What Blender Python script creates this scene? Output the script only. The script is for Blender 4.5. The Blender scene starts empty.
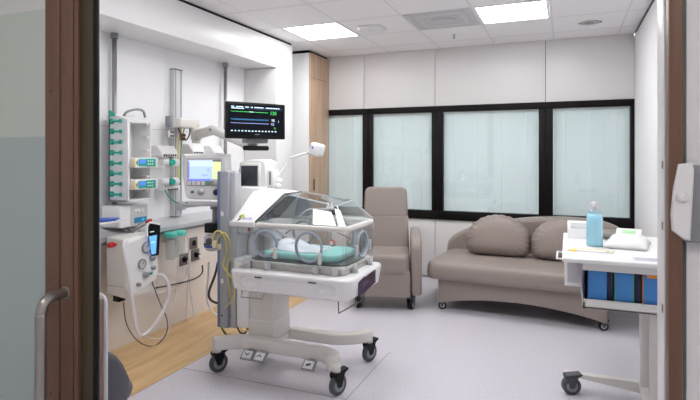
import bpy, bmesh, math, random
from mathutils import Vector, Matrix
random.seed(7)
PI = math.pi
S = bpy.context.scene
COL = S.collection
# ---------------------------------------------------------------- camera
cam = bpy.data.cameras.new('camera'); cam_o = bpy.data.objects.new('camera', cam); COL.objects.link(cam_o)
cam_o.location = (0, 0, 1.39); cam_o.rotation_euler = (PI/2, 0, math.radians(22.5))
cam.sensor_width = 36; cam.lens = 27.0; cam.shift_y = -44/700; cam.clip_start = 0.05
S.camera = cam_o
# ---------------------------------------------------------------- world, exposure
w = bpy.data.worlds.new('world'); S.world = w; w.use_nodes = True
w.node_tree.nodes['Background'].inputs[0].default_value = (0.72, 0.84, 0.95, 1)
w.node_tree.nodes['Background'].inputs[1].default_value = 1.0
S.view_settings.view_transform = 'Standard'; S.view_settings.look = 'None'
S.view_settings.gamma = 1; S.view_settings.use_curve_mapping = False
S.view_settings.exposure = 0.87
S.cycles.diffuse_bounces = 8; S.cycles.max_bounces = 16; S.cycles.transparent_max_bounces = 24
PANEL_LIGHT = 11.0      # strength of the ceiling light panels
HALL_LIGHT = 6.0  # strength of the added corridor lights

# ---------------------------------------------------------------- materials
def lin(c):
    return tuple((v/12.92 if v <= 0.04045 else ((v+0.055)/1.055)**2.4) for v in c)
def rgb(r, g, b): return lin((r/255, g/255, b/255)) + (1,)
MATS = {}
def mat(name, col, rough=0.5, metal=0.0, spec=0.5, noise=0.0, nscale=40, bump=0.0, emit=0.0, coat=0.0):
    m = bpy.data.materials.new(name); m.use_nodes = True
    nt = m.node_tree; b = nt.nodes['Principled BSDF']
    c = rgb(*col)
    b.inputs['Base Color'].default_value = c
    b.inputs['Roughness'].default_value = rough; b.inputs['Metallic'].default_value = metal
    b.inputs['Specular IOR Level'].default_value = spec; b.inputs['Coat Weight'].default_value = coat
    if emit:
        b.inputs['Emission Color'].default_value = c; b.inputs['Emission Strength'].default_value = emit
    if noise or bump:
        tc = nt.nodes.new('ShaderNodeTexCoord'); n = nt.nodes.new('ShaderNodeTexNoise')
        n.inputs['Scale'].default_value = nscale; n.inputs['Detail'].default_value = 4
        nt.links.new(tc.outputs['Object'], n.inputs['Vector'])
        if noise:
            r = nt.nodes.new('ShaderNodeValToRGB')
            r.color_ramp.elements[0].position = 0.3; r.color_ramp.elements[1].position = 0.7
            r.color_ramp.elements[0].color = tuple(v*(1-noise) for v in c[:3])+(1,)
            r.color_ramp.elements[1].color = tuple(min(1, v*(1+noise)) for v in c[:3])+(1,)
            nt.links.new(n.outputs['Fac'], r.inputs['Fac']); nt.links.new(r.outputs['Color'], b.inputs['Base Color'])
        if bump:
            bp = nt.nodes.new('ShaderNodeBump'); bp.inputs['Strength'].default_value = bump; bp.inputs['Distance'].default_value = 0.002
            nt.links.new(n.outputs['Fac'], bp.inputs['Height']); nt.links.new(bp.outputs['Normal'], b.inputs['Normal'])
    MATS[name] = m
    return m
def woodmat(name, c1, c2, sc=(1, 1, 1), rough=0.45):
    m = bpy.data.materials.new(name); m.use_nodes = True
    nt = m.node_tree; b = nt.nodes['Principled BSDF']; b.inputs['Roughness'].default_value = rough
    tc = nt.nodes.new('ShaderNodeTexCoord'); mp = nt.nodes.new('ShaderNodeMapping')
    mp.inputs['Scale'].default_value = sc
    n = nt.nodes.new('ShaderNodeTexNoise'); n.inputs['Scale'].default_value = 3; n.inputs['Detail'].default_value = 6
    n.inputs['Distortion'].default_value = 0.6
    r = nt.nodes.new('ShaderNodeValToRGB'); r.color_ramp.elements[0].position = 0.3; r.color_ramp.elements[1].position = 0.7
    r.color_ramp.elements[0].color = rgb(*c1); r.color_ramp.elements[1].color = rgb(*c2)
    nt.links.new(tc.outputs['Object'], mp.inputs['Vector']); nt.links.new(mp.outputs['Vector'], n.inputs['Vector'])
    nt.links.new(n.outputs['Fac'], r.inputs['Fac']); nt.links.new(r.outputs['Color'], b.inputs['Base Color'])
    return m
def glassmat(name, tint, refl=0.08, rough=0.02, gloss=(1, 1, 1)):
    m = bpy.data.materials.new(name); m.use_nodes = True
    nt = m.node_tree; nt.nodes.remove(nt.nodes['Principled BSDF']); out = nt.nodes['Material Output']
    t = nt.nodes.new('ShaderNodeBsdfTransparent'); t.inputs[0].default_value = tuple(tint)+(1,)
    g = nt.nodes.new('ShaderNodeBsdfGlossy'); g.inputs['Roughness'].default_value = rough; g.inputs[0].default_value = tuple(gloss)+(1,)
    lf = nt.nodes.new('ShaderNodeLayerWeight'); lf.inputs['Blend'].default_value = 0.5
    pw = nt.nodes.new('ShaderNodeMath'); pw.operation = 'POWER'; pw.inputs[1].default_value = 4
    lw = nt.nodes.new('ShaderNodeMath'); lw.operation = 'MULTIPLY'; lw.inputs[1].default_value = 0.6
    nt.links.new(lf.outputs['Facing'], pw.inputs[0]); nt.links.new(pw.outputs[0], lw.inputs[0])
    ad = nt.nodes.new('ShaderNodeMath'); ad.operation = 'ADD'; ad.inputs[1].default_value = refl; ad.use_clamp = True
    mx = nt.nodes.new('ShaderNodeMixShader')
    nt.links.new(lw.outputs[0], ad.inputs[0]); nt.links.new(ad.outputs[0], mx.inputs[0])
    nt.links.new(t.outputs[0], mx.inputs[1]); nt.links.new(g.outputs[0], mx.inputs[2]); nt.links.new(mx.outputs[0], out.inputs[0])
    return m

M_wall = mat('wall_paint', (237, 237, 239), 0.55, bump=0.05, nscale=300)
M_wallback = mat('wall_board_laminate', (220, 218, 217), 0.4)
M_ceil = mat('ceiling_tile', (242, 240, 242), 0.9, noise=0.03, nscale=220, bump=0.2)
M_grid = mat('ceiling_grid_metal', (226, 224, 227), 0.7)
M_white = mat('white_plastic', (231, 231, 231), 0.35)
M_offwhite = mat('offwhite_enamel', (220, 218, 214), 0.35)
M_warmwhite = mat('warm_white_enamel', (214, 211, 205), 0.35)
M_lgrey = mat('light_grey_plastic', (192, 192, 195), 0.4)
M_grey = mat('grey_plastic', (140, 143, 148), 0.45)
M_dgrey = mat('dark_grey_plastic', (72, 74, 80), 0.45)
M_black = mat('black_plastic', (10, 10, 12), 0.4, spec=0.25)
M_rubber = mat('black_rubber', (28, 28, 30), 0.7)
M_alu = mat('brushed_aluminium', (205, 206, 210), 0.45, metal=0.05)
M_steel = mat('stainless_steel', (170, 166, 160), 0.3, metal=0.85)
M_pole = mat('satin_steel_pole', (150, 150, 150), 0.35, metal=0.5)
M_bluegrey = mat('blue_grey_metal', (140, 152, 178), 0.4, metal=0.2)
M_brown = mat('bronze_anodised_frame', (112, 82, 64), 0.45, metal=0.1)
M_brown2 = mat('dark_bronze_anodised_frame', (66, 52, 44), 0.5, metal=0.1)
M_olive = mat('olive_bronze_frame', (74, 64, 46), 0.5)
M_winframe = mat('black_window_frame', (14, 10, 10), 0.55, spec=0.2)
M_taupe = mat('taupe_leatherette', (141, 130, 124), 0.5, noise=0.03, nscale=60, bump=0.15)
M_taupe2 = mat('taupe_cushion_leatherette', (139, 127, 121), 0.5, noise=0.04, nscale=30, bump=0.2)
M_teal = mat('teal_plastic', (20, 165, 145), 0.35)
M_mint = mat('mint_mattress_cover', (150, 214, 204), 0.6, noise=0.05, nscale=30)
M_red = mat('red_plastic', (190, 35, 45), 0.4)
M_blue = mat('blue_plastic', (50, 85, 175), 0.4)
M_navy = mat('navy_plastic', (25, 30, 80), 0.35)
M_yellow = mat('yellow_plastic', (225, 195, 80), 0.4)
M_yelltube = mat('yellow_tube', (214, 200, 110), 0.35)
M_orange = mat('orange_plastic', (225, 140, 40), 0.4)
M_green = mat('green_plastic', (80, 160, 90), 0.4)
M_tube = mat('white_tube', (222, 220, 222), 0.3)
M_gtube = mat('grey_tube', (120, 112, 116), 0.4)
M_dtube = mat('dark_tube', (52, 44, 48), 0.4)
M_clothw = mat('white_cloth', (232, 232, 236), 0.9, bump=0.4, nscale=50)
M_patch = mat('white_patch', (250, 250, 250), 0.6)
M_wood = woodmat('oak_veneer', (176, 146, 120), (202, 175, 150), (9, 9, 0.6))
M_woodfloor = woodmat('oak_look_vinyl', (190, 154, 104), (214, 182, 136), (6, 0.8, 1), 0.35)
M_acryl = glassmat('clear_acrylic', (0.93, 0.95, 0.96), 0.055)
M_winglass = glassmat('window_glass', (0.945, 0.965, 0.965), 0.05)
M_jar = glassmat('jar_plastic', (0.86, 0.89, 0.9), 0.08, 0.1)
def led(name, col, e): return mat(name, col, 0.3, emit=e)
E_panel = mat('light_diffuser', (255, 255, 255), 0.5, emit=PANEL_LIGHT)
E_hall = mat('added_hall_light', (255, 250, 244), 0.5, emit=HALL_LIGHT)
E_dark = mat('monitor_screen_dark', (5, 8, 18), 0.15, spec=0.15)
E_green = led('screen_green', (60, 190, 90), 0.6)
E_cyan = led('screen_cyan', (60, 130, 180), 0.55)
E_lil = led('screen_lilac', (150, 160, 215), 0.5)
E_white = led('screen_white', (190, 215, 225), 0.5)
E_lblue = led('ventilator_screen_blue', (168, 192, 244), 0.5)
E_lblue2 = led('ventilator_screen_light', (190, 210, 248), 0.5)
E_lyel = led('ventilator_screen_yellow', (212, 226, 160), 0.5)
E_purp = led('ventilator_screen_purple', (112, 122, 205), 0.5)
E_teal = led('pump_screen_teal', (20, 90, 120), 0.4)
E_blue = led('phone_screen_blue', (90, 150, 225), 0.7)
E_pblue = led('pump_screen_blue', (70, 110, 190), 0.6)

# floor vinyl: pale lilac grey with speckles and a few broad mottles
def floormat():
    m = bpy.data.materials.new('speckled_vinyl'); m.use_nodes = True
    nt = m.node_tree; b = nt.nodes['Principled BSDF']; b.inputs['Roughness'].default_value = 0.32
    b.inputs['Specular IOR Level'].default_value = 0.4
    tc = nt.nodes.new('ShaderNodeTexCoord')
    n = nt.nodes.new('ShaderNodeTexNoise'); n.inputs['Scale'].default_value = 90; n.inputs['Detail'].default_value = 3
    r = nt.nodes.new('ShaderNodeValToRGB'); r.color_ramp.elements[0].position = 0.35; r.color_ramp.elements[1].position = 0.65
    r.color_ramp.elements[0].color = rgb(188, 184, 192); r.color_ramp.elements[1].color = rgb(205, 201, 209)
    nt.links.new(tc.outputs['Object'], n.inputs['Vector']); nt.links.new(n.outputs['Fac'], r.inputs['Fac'])
    nt.links.new(r.outputs['Color'], b.inputs['Base Color'])
    return m
M_floor = floormat()
# door glass: hallway reflection painted as flat bands, palest at top, deepest below
def reflbandmat():
    m = bpy.data.materials.new('painted_reflection_glass'); m.use_nodes = True
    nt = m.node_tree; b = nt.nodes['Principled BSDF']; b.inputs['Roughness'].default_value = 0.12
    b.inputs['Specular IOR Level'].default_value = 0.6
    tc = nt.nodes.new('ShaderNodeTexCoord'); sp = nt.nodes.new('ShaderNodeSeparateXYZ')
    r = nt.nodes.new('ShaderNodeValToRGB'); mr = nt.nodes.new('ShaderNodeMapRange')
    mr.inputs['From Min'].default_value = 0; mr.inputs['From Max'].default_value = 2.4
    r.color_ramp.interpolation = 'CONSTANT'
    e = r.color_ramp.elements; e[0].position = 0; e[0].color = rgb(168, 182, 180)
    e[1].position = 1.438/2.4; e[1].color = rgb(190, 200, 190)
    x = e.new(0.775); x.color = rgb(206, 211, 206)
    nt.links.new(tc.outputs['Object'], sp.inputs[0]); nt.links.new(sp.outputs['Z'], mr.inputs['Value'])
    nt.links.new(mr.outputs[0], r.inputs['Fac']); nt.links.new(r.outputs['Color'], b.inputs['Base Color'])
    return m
M_reflglass = reflbandmat()

# ---------------------------------------------------------------- helpers
def V(*a): return Vector(a)
def bez(pts, n=8, closed=False):
    """Catmull-Rom through the points."""
    P = [Vector(p) for p in pts]; out = []
    N = len(P)
    rng = range(N if closed else N-1)
    for i in rng:
        if closed: p0, p1, p2, p3 = P[(i-1) % N], P[i], P[(i+1) % N], P[(i+2) % N]
        else:
            p1, p2 = P[i], P[i+1]
            p0 = P[i-1] if i else p1*2-p2
            p3 = P[i+2] if i+2 < N else p2*2-p1
        for k in range(n):
            t = k/n
            out.append(0.5*((2*p1)+(p2-p0)*t+(2*p0-5*p1+4*p2-p3)*t*t+(3*p1-p0-3*p2+p3)*t**3))
    if not closed: out.append(P[-1])
    return out
class MB:
    def __init__(s): s.bm = bmesh.new()
    def _post(s, verts, mi, smooth=False):
        fs = set(f for v in verts for f in v.link_faces)
        for f in fs: f.material_index = mi; f.smooth = smooth
    def box(s, x0, x1, y0, y1, z0, z1, r=0.0, mi=0, seg=2, M=None):
        c = Vector(((x0+x1)/2, (y0+y1)/2, (z0+z1)/2)); d = (abs(x1-x0), abs(y1-y0), abs(z1-z0))
        m = Matrix.Translation(c) @ Matrix.Diagonal((*d, 1))
        if M is not None: m = M @ m
        g = bmesh.ops.create_cube(s.bm, size=1, matrix=m); vs = g['verts']
        r = min(r, min(d)*0.49)
        if r > 0:
            es = list(set(e for v in vs for e in v.link_edges))
            fs = list(set(f for v in vs for f in v.link_faces))
            for f in fs: f.material_index = mi
            g2 = bmesh.ops.bevel(s.bm, geom=es, offset=r, segments=seg, profile=0.5, affect='EDGES')
            nf = set(g2['faces'])
            allv = set(v for f in nf for v in f.verts)
            fs = set(f for v in allv for f in v.link_faces)
            for f in fs: f.material_index = mi; f.smooth = True
        else: s._post(vs, mi)
        return s
    def obox(s, c, d, rot=(0, 0, 0), r=0.0, mi=0, seg=2):
        from mathutils import Euler
        M = Matrix.Translation(Vector(c)) @ Euler(rot).to_matrix().to_4x4()
        return s.box(-d[0]/2, d[0]/2, -d[1]/2, d[1]/2, -d[2]/2, d[2]/2, r, mi, seg, M)
    def cyl(s, a, b, r, r2=None, n=20, mi=0, smooth=True):
        a = Vector(a); b = Vector(b); d = b-a; L = d.length
        q = Vector((0, 0, 1)).rotation_difference(d.normalized()).to_matrix().to_4x4()
        m = Matrix.Translation((a+b)/2) @ q
        g = bmesh.ops.create_cone(s.bm, cap_ends=True, segments=n, radius1=r, radius2=r if r2 is None else r2, depth=L, matrix=m)
        for f in set(f for v in g['verts'] for f in v.link_faces):
            f.material_index = mi; f.smooth = smooth and len(f.verts) == 4
        return s
    def tube(s, pts, r, n=8, mi=0, closed=False, curve=True, k=8):
        P = bez(pts, k, closed) if curve else [Vector(p) for p in pts]
        N = len(P); rings = []; up = None
        for i in range(N):
            if closed: t = P[(i+1) % N]-P[i-1]
            else: t = P[min(i+1, N-1)]-P[max(i-1, 0)]
            t.normalize()
            if up is None:
                up = t.orthogonal().normalized()
            else:
                up = (up-t*up.dot(t)); up.normalize()
            sd = t.cross(up)
            rings.append([s.bm.verts.new(P[i]+(up*math.cos(2*PI*j/n)+sd*math.sin(2*PI*j/n))*r) for j in range(n)])
        for i in range(N if closed else N-1):
            A, B = rings[i], rings[(i+1) % N]
            off = 0
            if closed and i == N-1:
                off = min(range(n), key=lambda o: (A[0].co-B[o].co).length)
            for j in range(n):
                f = s.bm.faces.new((A[j], A[(j+1) % n], B[(j+1+off) % n], B[(j+off) % n])); f.smooth = True; f.material_index = mi
        if not closed:
            for R in (rings[0], rings[-1]):
                f = s.bm.faces.new(R); f.material_index = mi
        return s
    def prism(s, poly, vec, r=0.0, mi=0, seg=2, smooth=False):
        """poly: 3D points of a planar outline; vec: extrusion."""
        vec = Vector(vec)
        a = [s.bm.verts.new(Vector(p)) for p in poly]; b = [s.bm.verts.new(Vector(p)+vec) for p in poly]
        fs = [s.bm.faces.new(a), s.bm.faces.new(b[::-1])]
        n = len(a)
        for i in range(n): fs.append(s.bm.faces.new((a[i], b[i], b[(i+1) % n], a[(i+1) % n])))
        for f in fs: f.material_index = mi; f.smooth = smooth
        bmesh.ops.recalc_face_normals(s.bm, faces=fs)
        if r > 0:
            es = list(set(e for f in fs[:2] for e in f.edges))
            g = bmesh.ops.bevel(s.bm, geom=es, offset=r, segments=seg, profile=0.5, affect='EDGES')
            for f in g['faces']: f.material_index = mi; f.smooth = True
        return s
    def lathe(s, prof, c, axis=(0, 0, 1), n=24, mi=0):
        q = Vector((0, 0, 1)).rotation_difference(Vector(axis).normalized()).to_matrix()
        c = Vector(c); rings = []
        for (r, z) in prof:
            rings.append([s.bm.verts.new(c+q @ Vector((max(r, 1e-4)*math.cos(2*PI*j/n), max(r, 1e-4)*math.sin(2*PI*j/n), z))) for j in range(n)])
        for A, B in zip(rings, rings[1:]):
            for j in range(n):
                f = s.bm.faces.new((A[j], A[(j+1) % n], B[(j+1) % n], B[j])); f.smooth = True; f.material_index = mi
        for R in (rings[0], rings[-1]):
            f = s.bm.faces.new(R); f.material_index = mi
        return s
    def ell(s, c, d, mi=0, seg=16, rot=None):
        m = Matrix.Translation(Vector(c))
        if rot: m = m @ Matrix.Rotation(rot[0], 4, rot[1])
        m = m @ Matrix.Diagonal((d[0], d[1], d[2], 1))
        g = bmesh.ops.create_uvsphere(s.bm, u_segments=seg, v_segments=seg//2+2, radius=1, matrix=m)
        s._post(g['verts'], mi, True); return s
    def quad(s, pts, t, mi=0, r=0):
        """thin solid plate through planar points, thickness t along its normal (towards back)."""
        P = [Vector(p) for p in pts]; nrm = (P[1]-P[0]).cross(P[-1]-P[0]).normalized()
        return s.prism(P, nrm*t, r, mi)
    def text(s, txt, size, M, mi=0, depth=0.0004, align='LEFT'):
        cu = bpy.data.curves.new('t', 'FONT'); cu.body = txt; cu.size = size; cu.extrude = depth; cu.align_x = align
        cu.resolution_u = 2
        o = bpy.data.objects.new('t', cu); COL.objects.link(o)
        dg = bpy.context.evaluated_depsgraph_get(); me = bpy.data.meshes.new_from_object(o.evaluated_get(dg))
        me.transform(M)
        k0 = len(s.bm.faces); s.bm.from_mesh(me); s.bm.faces.ensure_lookup_table()
        for f in s.bm.faces[k0:]: f.material_index = mi
        bpy.data.objects.remove(o); bpy.data.curves.remove(cu); bpy.data.meshes.remove(me)
        return s
    def build(s, name, mats, parent=None, local=False, label=None):
        if not isinstance(mats, (list, tuple)): mats = [mats]
        bmesh.ops.recalc_face_normals(s.bm, faces=s.bm.faces) if False else None
        me = bpy.data.meshes.new(name)
        if parent is not None:
            root = parent
            off = Vector((0, 0, 0)); rz = 0
            while root.parent: root = root.parent
            if not local and root.type == 'EMPTY' or (not local and root.get('_o')):
                Mi = (Matrix.Translation(root.location) @ Matrix.Rotation(root.rotation_euler.z, 4, 'Z')).inverted()
                bmesh.ops.transform(s.bm, matrix=Mi, verts=s.bm.verts)
            o = bpy.data.objects.new(name, me)
        else:
            xs = [v.co for v in s.bm.verts]
            c = Vector(((min(v.x for v in xs)+max(v.x for v in xs))/2, (min(v.y for v in xs)+max(v.y for v in xs))/2, min(v.z for v in xs)))
            bmesh.ops.translate(s.bm, vec=-c, verts=s.bm.verts)
            o = bpy.data.objects.new(name, me); o.location = c; o['_o'] = 1
        s.bm.to_mesh(me); s.bm.free()
        for m in mats: me.materials.append(m)
        COL.objects.link(o)
        if parent is not None: o.parent = parent
        if label: o['label'] = label
        return o
def carve(o, cutter):
    """subtract a cutter mesh (MB, world coords) from object o once, at build time."""
    root = o
    while root.parent: root = root.parent
    bmesh.ops.translate(cutter.bm, vec=-root.location, verts=cutter.bm.verts)
    me = bpy.data.meshes.new('c'); cutter.bm.to_mesh(me); cutter.bm.free()
    c = bpy.data.objects.new('c', me); COL.objects.link(c); c.parent = o.parent
    m = o.modifiers.new('b', 'BOOLEAN'); m.operation = 'DIFFERENCE'; m.object = c; m.solver = 'EXACT'
    bpy.context.view_layer.update(); dg = bpy.context.evaluated_depsgraph_get()
    nm = bpy.data.meshes.new_from_object(o.evaluated_get(dg)); o.modifiers.clear(); o.data = nm
    bpy.data.objects.remove(c); bpy.data.meshes.remove(me)
def tag(o, label, cat, group=None):
    o['label'] = label; o['category'] = cat
    if group: o['group'] = group
    return o
def struct(o): o['kind'] = 'structure'; return o
def thing(name, loc, label, cat, rz=0, group=None):
    o = bpy.data.objects.new(name, None); COL.objects.link(o); o.location = loc; o.rotation_euler = (0, 0, rz)
    o.empty_display_size = 0.1
    return tag(o, label, cat, group)
def kids(o): return [c for c in bpy.data.objects if c.parent == o]
def copy_tree(o, loc=None, rz=None, parent=None):
    c = o.copy(); COL.objects.link(c)
    if parent: c.parent = parent
    if loc is not None: c.location = loc
    if rz is not None: c.rotation_euler = (0, 0, rz)
    for ch in kids(o): copy_tree(ch, parent=c)
    return c

# ================================================================ THE ROOM
XL, XR, YB, YF, ZC = -3.15, 0.615, 5.9, 1.25, 2.61
b = MB()
b.prism([(-2.33, YF-0.05, 0), (XR+0.1, YF-0.05, 0), (XR+0.1, YB+0.1, 0), (-2.33, YB+0.1, 0)], (0, 0, -0.1), mi=0)
b.prism([(XL-0.1, YF-0.05, 0), (-2.33, YF-0.05, 0), (-2.33, YB+0.1, 0), (XL-0.1, YB+0.1, 0)], (0, 0, -0.1), mi=1)
# hallway floor
b.prism([(-3.4, -1.6, 0), (1.6, -1.6, 0), (1.6, YF-0.05, 0), (-3.4, YF-0.05, 0)], (0, 0, -0.1), mi=0)
struct(b.build('floor', [M_floor, M_woodfloor]))
# welded seams of the vinyl
M_seam = mat('vinyl_seam', (150, 146, 152), 0.5)
b = MB()
b.box(-2.33, -1.165, 2.757, 2.762, 0, 0.0012); b.box(-1.17, -1.165, 1.3, 3.53, 0, 0.0012); b.box(-2.333, -2.329, 1.3, 5.88, 0, 0.0012)
b.box(-1.165, -1.14, 3.525, 3.53, 0, 0.0012)
struct(b.build('trim_1', M_seam))

# ceiling: tiles with shallow grid
LX = [(-2.53, -1.93), (-0.73, -0.13)]          # light panels in the row Y 4.36 - 4.96
b = MB()
gx = [-3.13+0.6*i for i in range(7)]; gy = [5.56-0.6*i for i in range(8)]
b.box(XL-0.1, XR+0.1, YF-0.05, YB+0.1, ZC+0.02, ZC+0.1, mi=0)
lights = [(-2.53, 4.36), (-0.73, 4.36), (-1.93, 2.56), (-0.73, 2.56)]
def inlight(x, y): return any(abs(x-(a+0.3)) < 0.25 and abs(y-(c+0.3)) < 0.25 for a, c in lights)
xs = [XL]+[x for x in gx if XL+0.1 < x < XR-0.05]+[XR]
ys = [YF]+sorted(y for y in gy if YF+0.05 < y < YB-0.05)+[YB]
for i in range(len(xs)-1):
    for j in range(len(ys)-1):
        if inlight((xs[i]+xs[i+1])/2, (ys[j]+ys[j+1])/2): continue
        b.box(xs[i]+0.006, xs[i+1]-0.006, ys[j]+0.006, ys[j+1]-0.006, ZC, ZC+0.02, mi=0)
for x in xs[1:-1]: b.box(x-0.008, x+0.008, YF, YB, ZC-0.001, ZC+0.02, mi=1)
for y in ys[1:-1]: b.box(XL, XR, y-0.008, y+0.008, ZC-0.0015, ZC+0.02, mi=1)
b.box(XL, XR, YB-0.02, YB, ZC-0.002, ZC+0.02, mi=1)
struct(b.build('ceiling', [M_ceil, M_grid]))

# light panels (two in view, the others unseen, added to light the near room)
def light_panel(x, y, label, grp=None):
    t = thing('ceiling_light', (x+0.3, y+0.3, ZC-0.004), label, 'ceiling light', group=grp)
    f = MB(); z0, z1 = ZC-0.004, ZC+0.015
    f.box(x+0.01, x+0.59, y+0.01, y+0.03, z0, z1); f.box(x+0.01, x+0.59, y+0.57, y+0.59, z0, z1)
    f.box(x+0.01, x+0.03, y+0.03, y+0.57, z0, z1); f.box(x+0.57, x+0.59, y+0.03, y+0.57, z0, z1)
    f.build('frame', M_white, t)
    d = MB(); d.box(x+0.03, x+0.57, y+0.03, y+0.57, ZC-0.002, ZC+0.012); d.build('diffuser', E_panel, t)
light_panel(-2.53, 4.36, 'square lit ceiling panel near the white bulkhead and wardrobe')
light_panel(-0.73, 4.36, 'square lit ceiling panel on the right, above the sofa')
for (x, y) in lights[2:]:
    light_panel(x, y, 'unseen ceiling panel added to light the near part of the room', 'added ceiling panels over the near half of the room')

# back wall: boards above and below the window band
b = MB()
def board(x0, x1, z0, z1): b.box(x0+0.003, x1-0.003, YB, YB+0.05, z0, z1, r=0.001)
XS = [XL, -2.262, -1.395, -0.214, XR]
for a, c in zip(XS, XS[1:]):
    board(a, c, 1.957, ZC); board(a, c, 0.03, 0.669)
b.box(XL, XR, YB+0.03, YB+0.08, 0, 0.70, mi=1); b.box(XL, XR, YB+0.03, YB+0.08, 1.93, ZC, mi=1)
struct(b.build('wall_back', [M_wallback, M_black]))
b = MB(); b.box(XL, XR, YB-0.004, YB+0.04, 0, 0.03); struct(b.build('baseboard_back', M_grey))
# windows: black frames, glass, blind behind the glass
panes = [(-3.02, -2.274), (-2.153, -1.43), (-1.303, -0.282), (-0.14, 0.578)]
M_blind = mat('blind_slat', (228, 232, 231), 0.6)
M_cord = mat('blind_cord', (250, 252, 252), 0.6)
edges = [-3.15, -2.2135, -1.3665, -0.211, XR]
for i, (x0, x1) in enumerate(panes):
    a, c = edges[i], edges[i+1]
    f = MB(); y0, y1 = YB-0.02, YB+0.09
    f.box(a, c, y0, y1, 1.889, 1.957, r=0.003); f.box(a, c, y0, y1, 0.669, 0.768, r=0.003)
    f.box(a, x0, y0, y1, 0.768, 1.889, r=0.003); f.box(x1, c, y0, y1, 0.768, 1.889, r=0.003)
    f.box(a+0.01, c-0.01, y0-0.006, y0, 1.94, 1.957)
    w_ = struct(f.build('window_%d' % (i+1), M_winframe))
    g = MB(); g.box(x0-0.01, x1+0.01, YB+0.005, YB+0.011, 0.76, 1.90); g.build('glass', M_winglass, w_)
    g = MB(); z = 0.772
    while z < 1.885:
        g.prism([(x0+0.004, YB+0.030, z), (x1-0.004, YB+0.030, z), (x1-0.004, YB+0.040, z+0.0185), (x0+0.004, YB+0.040, z+0.0185)], (0, 0.0006, -0.0003)); z += 0.0162
    bl = g.build('blind', M_blind, w_)
    g = MB(); n = max(2, round((x1-x0)/0.26))
    for k in range(n):
        xx = x0+(x1-x0)*(k+0.5)/n; g.box(xx-0.004, xx+0.004, YB+0.024, YB+0.0255, 0.77, 1.888)
    g.build('ladder_tape', M_cord, bl)
    g = MB(); g.box(x0+0.002, x1-0.002, YB+0.022, YB+0.045, 1.872, 1.889); g.build('head_rail', M_white, bl)
# right wall with black shadow gap under the ceiling
b = MB(); b.box(XR, XR+0.1, YF-0.05, YB+0.1, 0, ZC-0.03, mi=0); b.box(XR+0.015, XR+0.1, YF-0.05, YB+0.1, ZC-0.03, ZC+0.02, mi=1)
struct(b.build('wall_right', [M_wall, M_black]))
b = MB(); b.box(XR-0.008, XR, YF+0.05, YB, 0, 0.09); struct(b.build('baseboard_right', M_lgrey))
# left wall, laminate panels with fine joints
b = MB()
zj = [0.80, 1.61, ZC]; yj = [YF-0.05, 2.2, 3.5, 4.69, YB+0.1]
for z0, z1 in zip([0]+zj, zj):
    for y0, y1 in zip(yj, yj[1:]): b.box(XL-0.1, XL, y0+0.0012, y1-0.0012, z0+0.0012, z1-0.0012)
b.box(XL-0.12, XL-0.004, YF-0.05, YB+0.1, 0, ZC, mi=1)
struct(b.build('wall_left', [M_wall, M_grey]))
# service wall below the ledge
M_lower = mat('lower_wall_panel', (222, 214, 207), 0.45)
b = MB(); b.box(XL, -3.005, YF+0.05, 4.69, 0, 0.79)
struct(b.build('wall_left_lower', M_lower))
b = MB()
b.prism([(-2.965, YF+0.05, 0.79), (-2.965, YF+0.05, 0.822), (XL, YF+0.05, 0.872), (XL, YF+0.05, 0.79)], (0, 4.69-YF-0.05, 0), r=0.003)
b.box(-3.005, -2.99, YF+0.05, 4.69, 0.765, 0.79, mi=1)
struct(b.build('trim_2', [M_lgrey, M_grey]))
# bulkhead over the recess and the end column
b = MB()
b.box(XL, -2.76, YF+0.05, 5.03, 2.30, 2.585, r=0.002, mi=0); b.box(XL, -2.775, YF+0.05, 5.03, 2.585, ZC, mi=1)
struct(b.build('wall_bulkhead', [M_white, M_black]))
b = MB(); b.box(XL, -2.76, 4.69, 5.03, 0, 2.297, r=0.002)
struct(b.build('wall_column', M_white))
# front wall (with the sliding doorway) seen only at its edges
b = MB()
b.box(XL-0.1, -1.45, YF, YF+0.05, 0, ZC, mi=0); b.box(0.205, XR+0.1, YF, YF+0.05, 0, ZC, mi=0); b.box(-1.45, 0.205, YF, YF+0.05, 2.35, ZC, mi=0)
struct(b.build('wall_front', M_wall))
b = MB()
b.box(0.215, 1.6, YF-0.05, YF-0.001, 0, ZC, mi=0); b.box(-3.4, -2.7, YF-0.05, YF-0.001, 0, ZC, mi=0); b.box(-2.7, 0.215, YF-0.05, YF-0.001, 2.36, ZC, mi=0)
struct(b.build('wall_corridor_front', M_wall))
b = MB(); b.box(-3.5, -3.4, -1.6, YF, 0, ZC); b.box(1.6, 1.7, -1.6, YF, 0, ZC); b.box(-3.5, 1.7, -1.7, -1.6, 0, ZC)
struct(b.build('wall_corridor', M_wall))
b = MB(); b.box(-3.5, 1.7, -1.7, YF-0.05, ZC, ZC+0.1); struct(b.build('ceiling_corridor', M_ceil))
for x_, side_ in ((-1.8, 'left'), (0.3, 'right')):  # unseen corridor lamps, added to brighten the door frame and glass
    b = MB(); b.box(x_, x_+0.6, -0.6, 0.0, ZC-0.012, ZC-0.001)
    tag(b.build('added_corridor_light', E_hall), 'unseen lamp added in the corridor to light the doorway, %s one' % side_, 'ceiling light')

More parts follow.
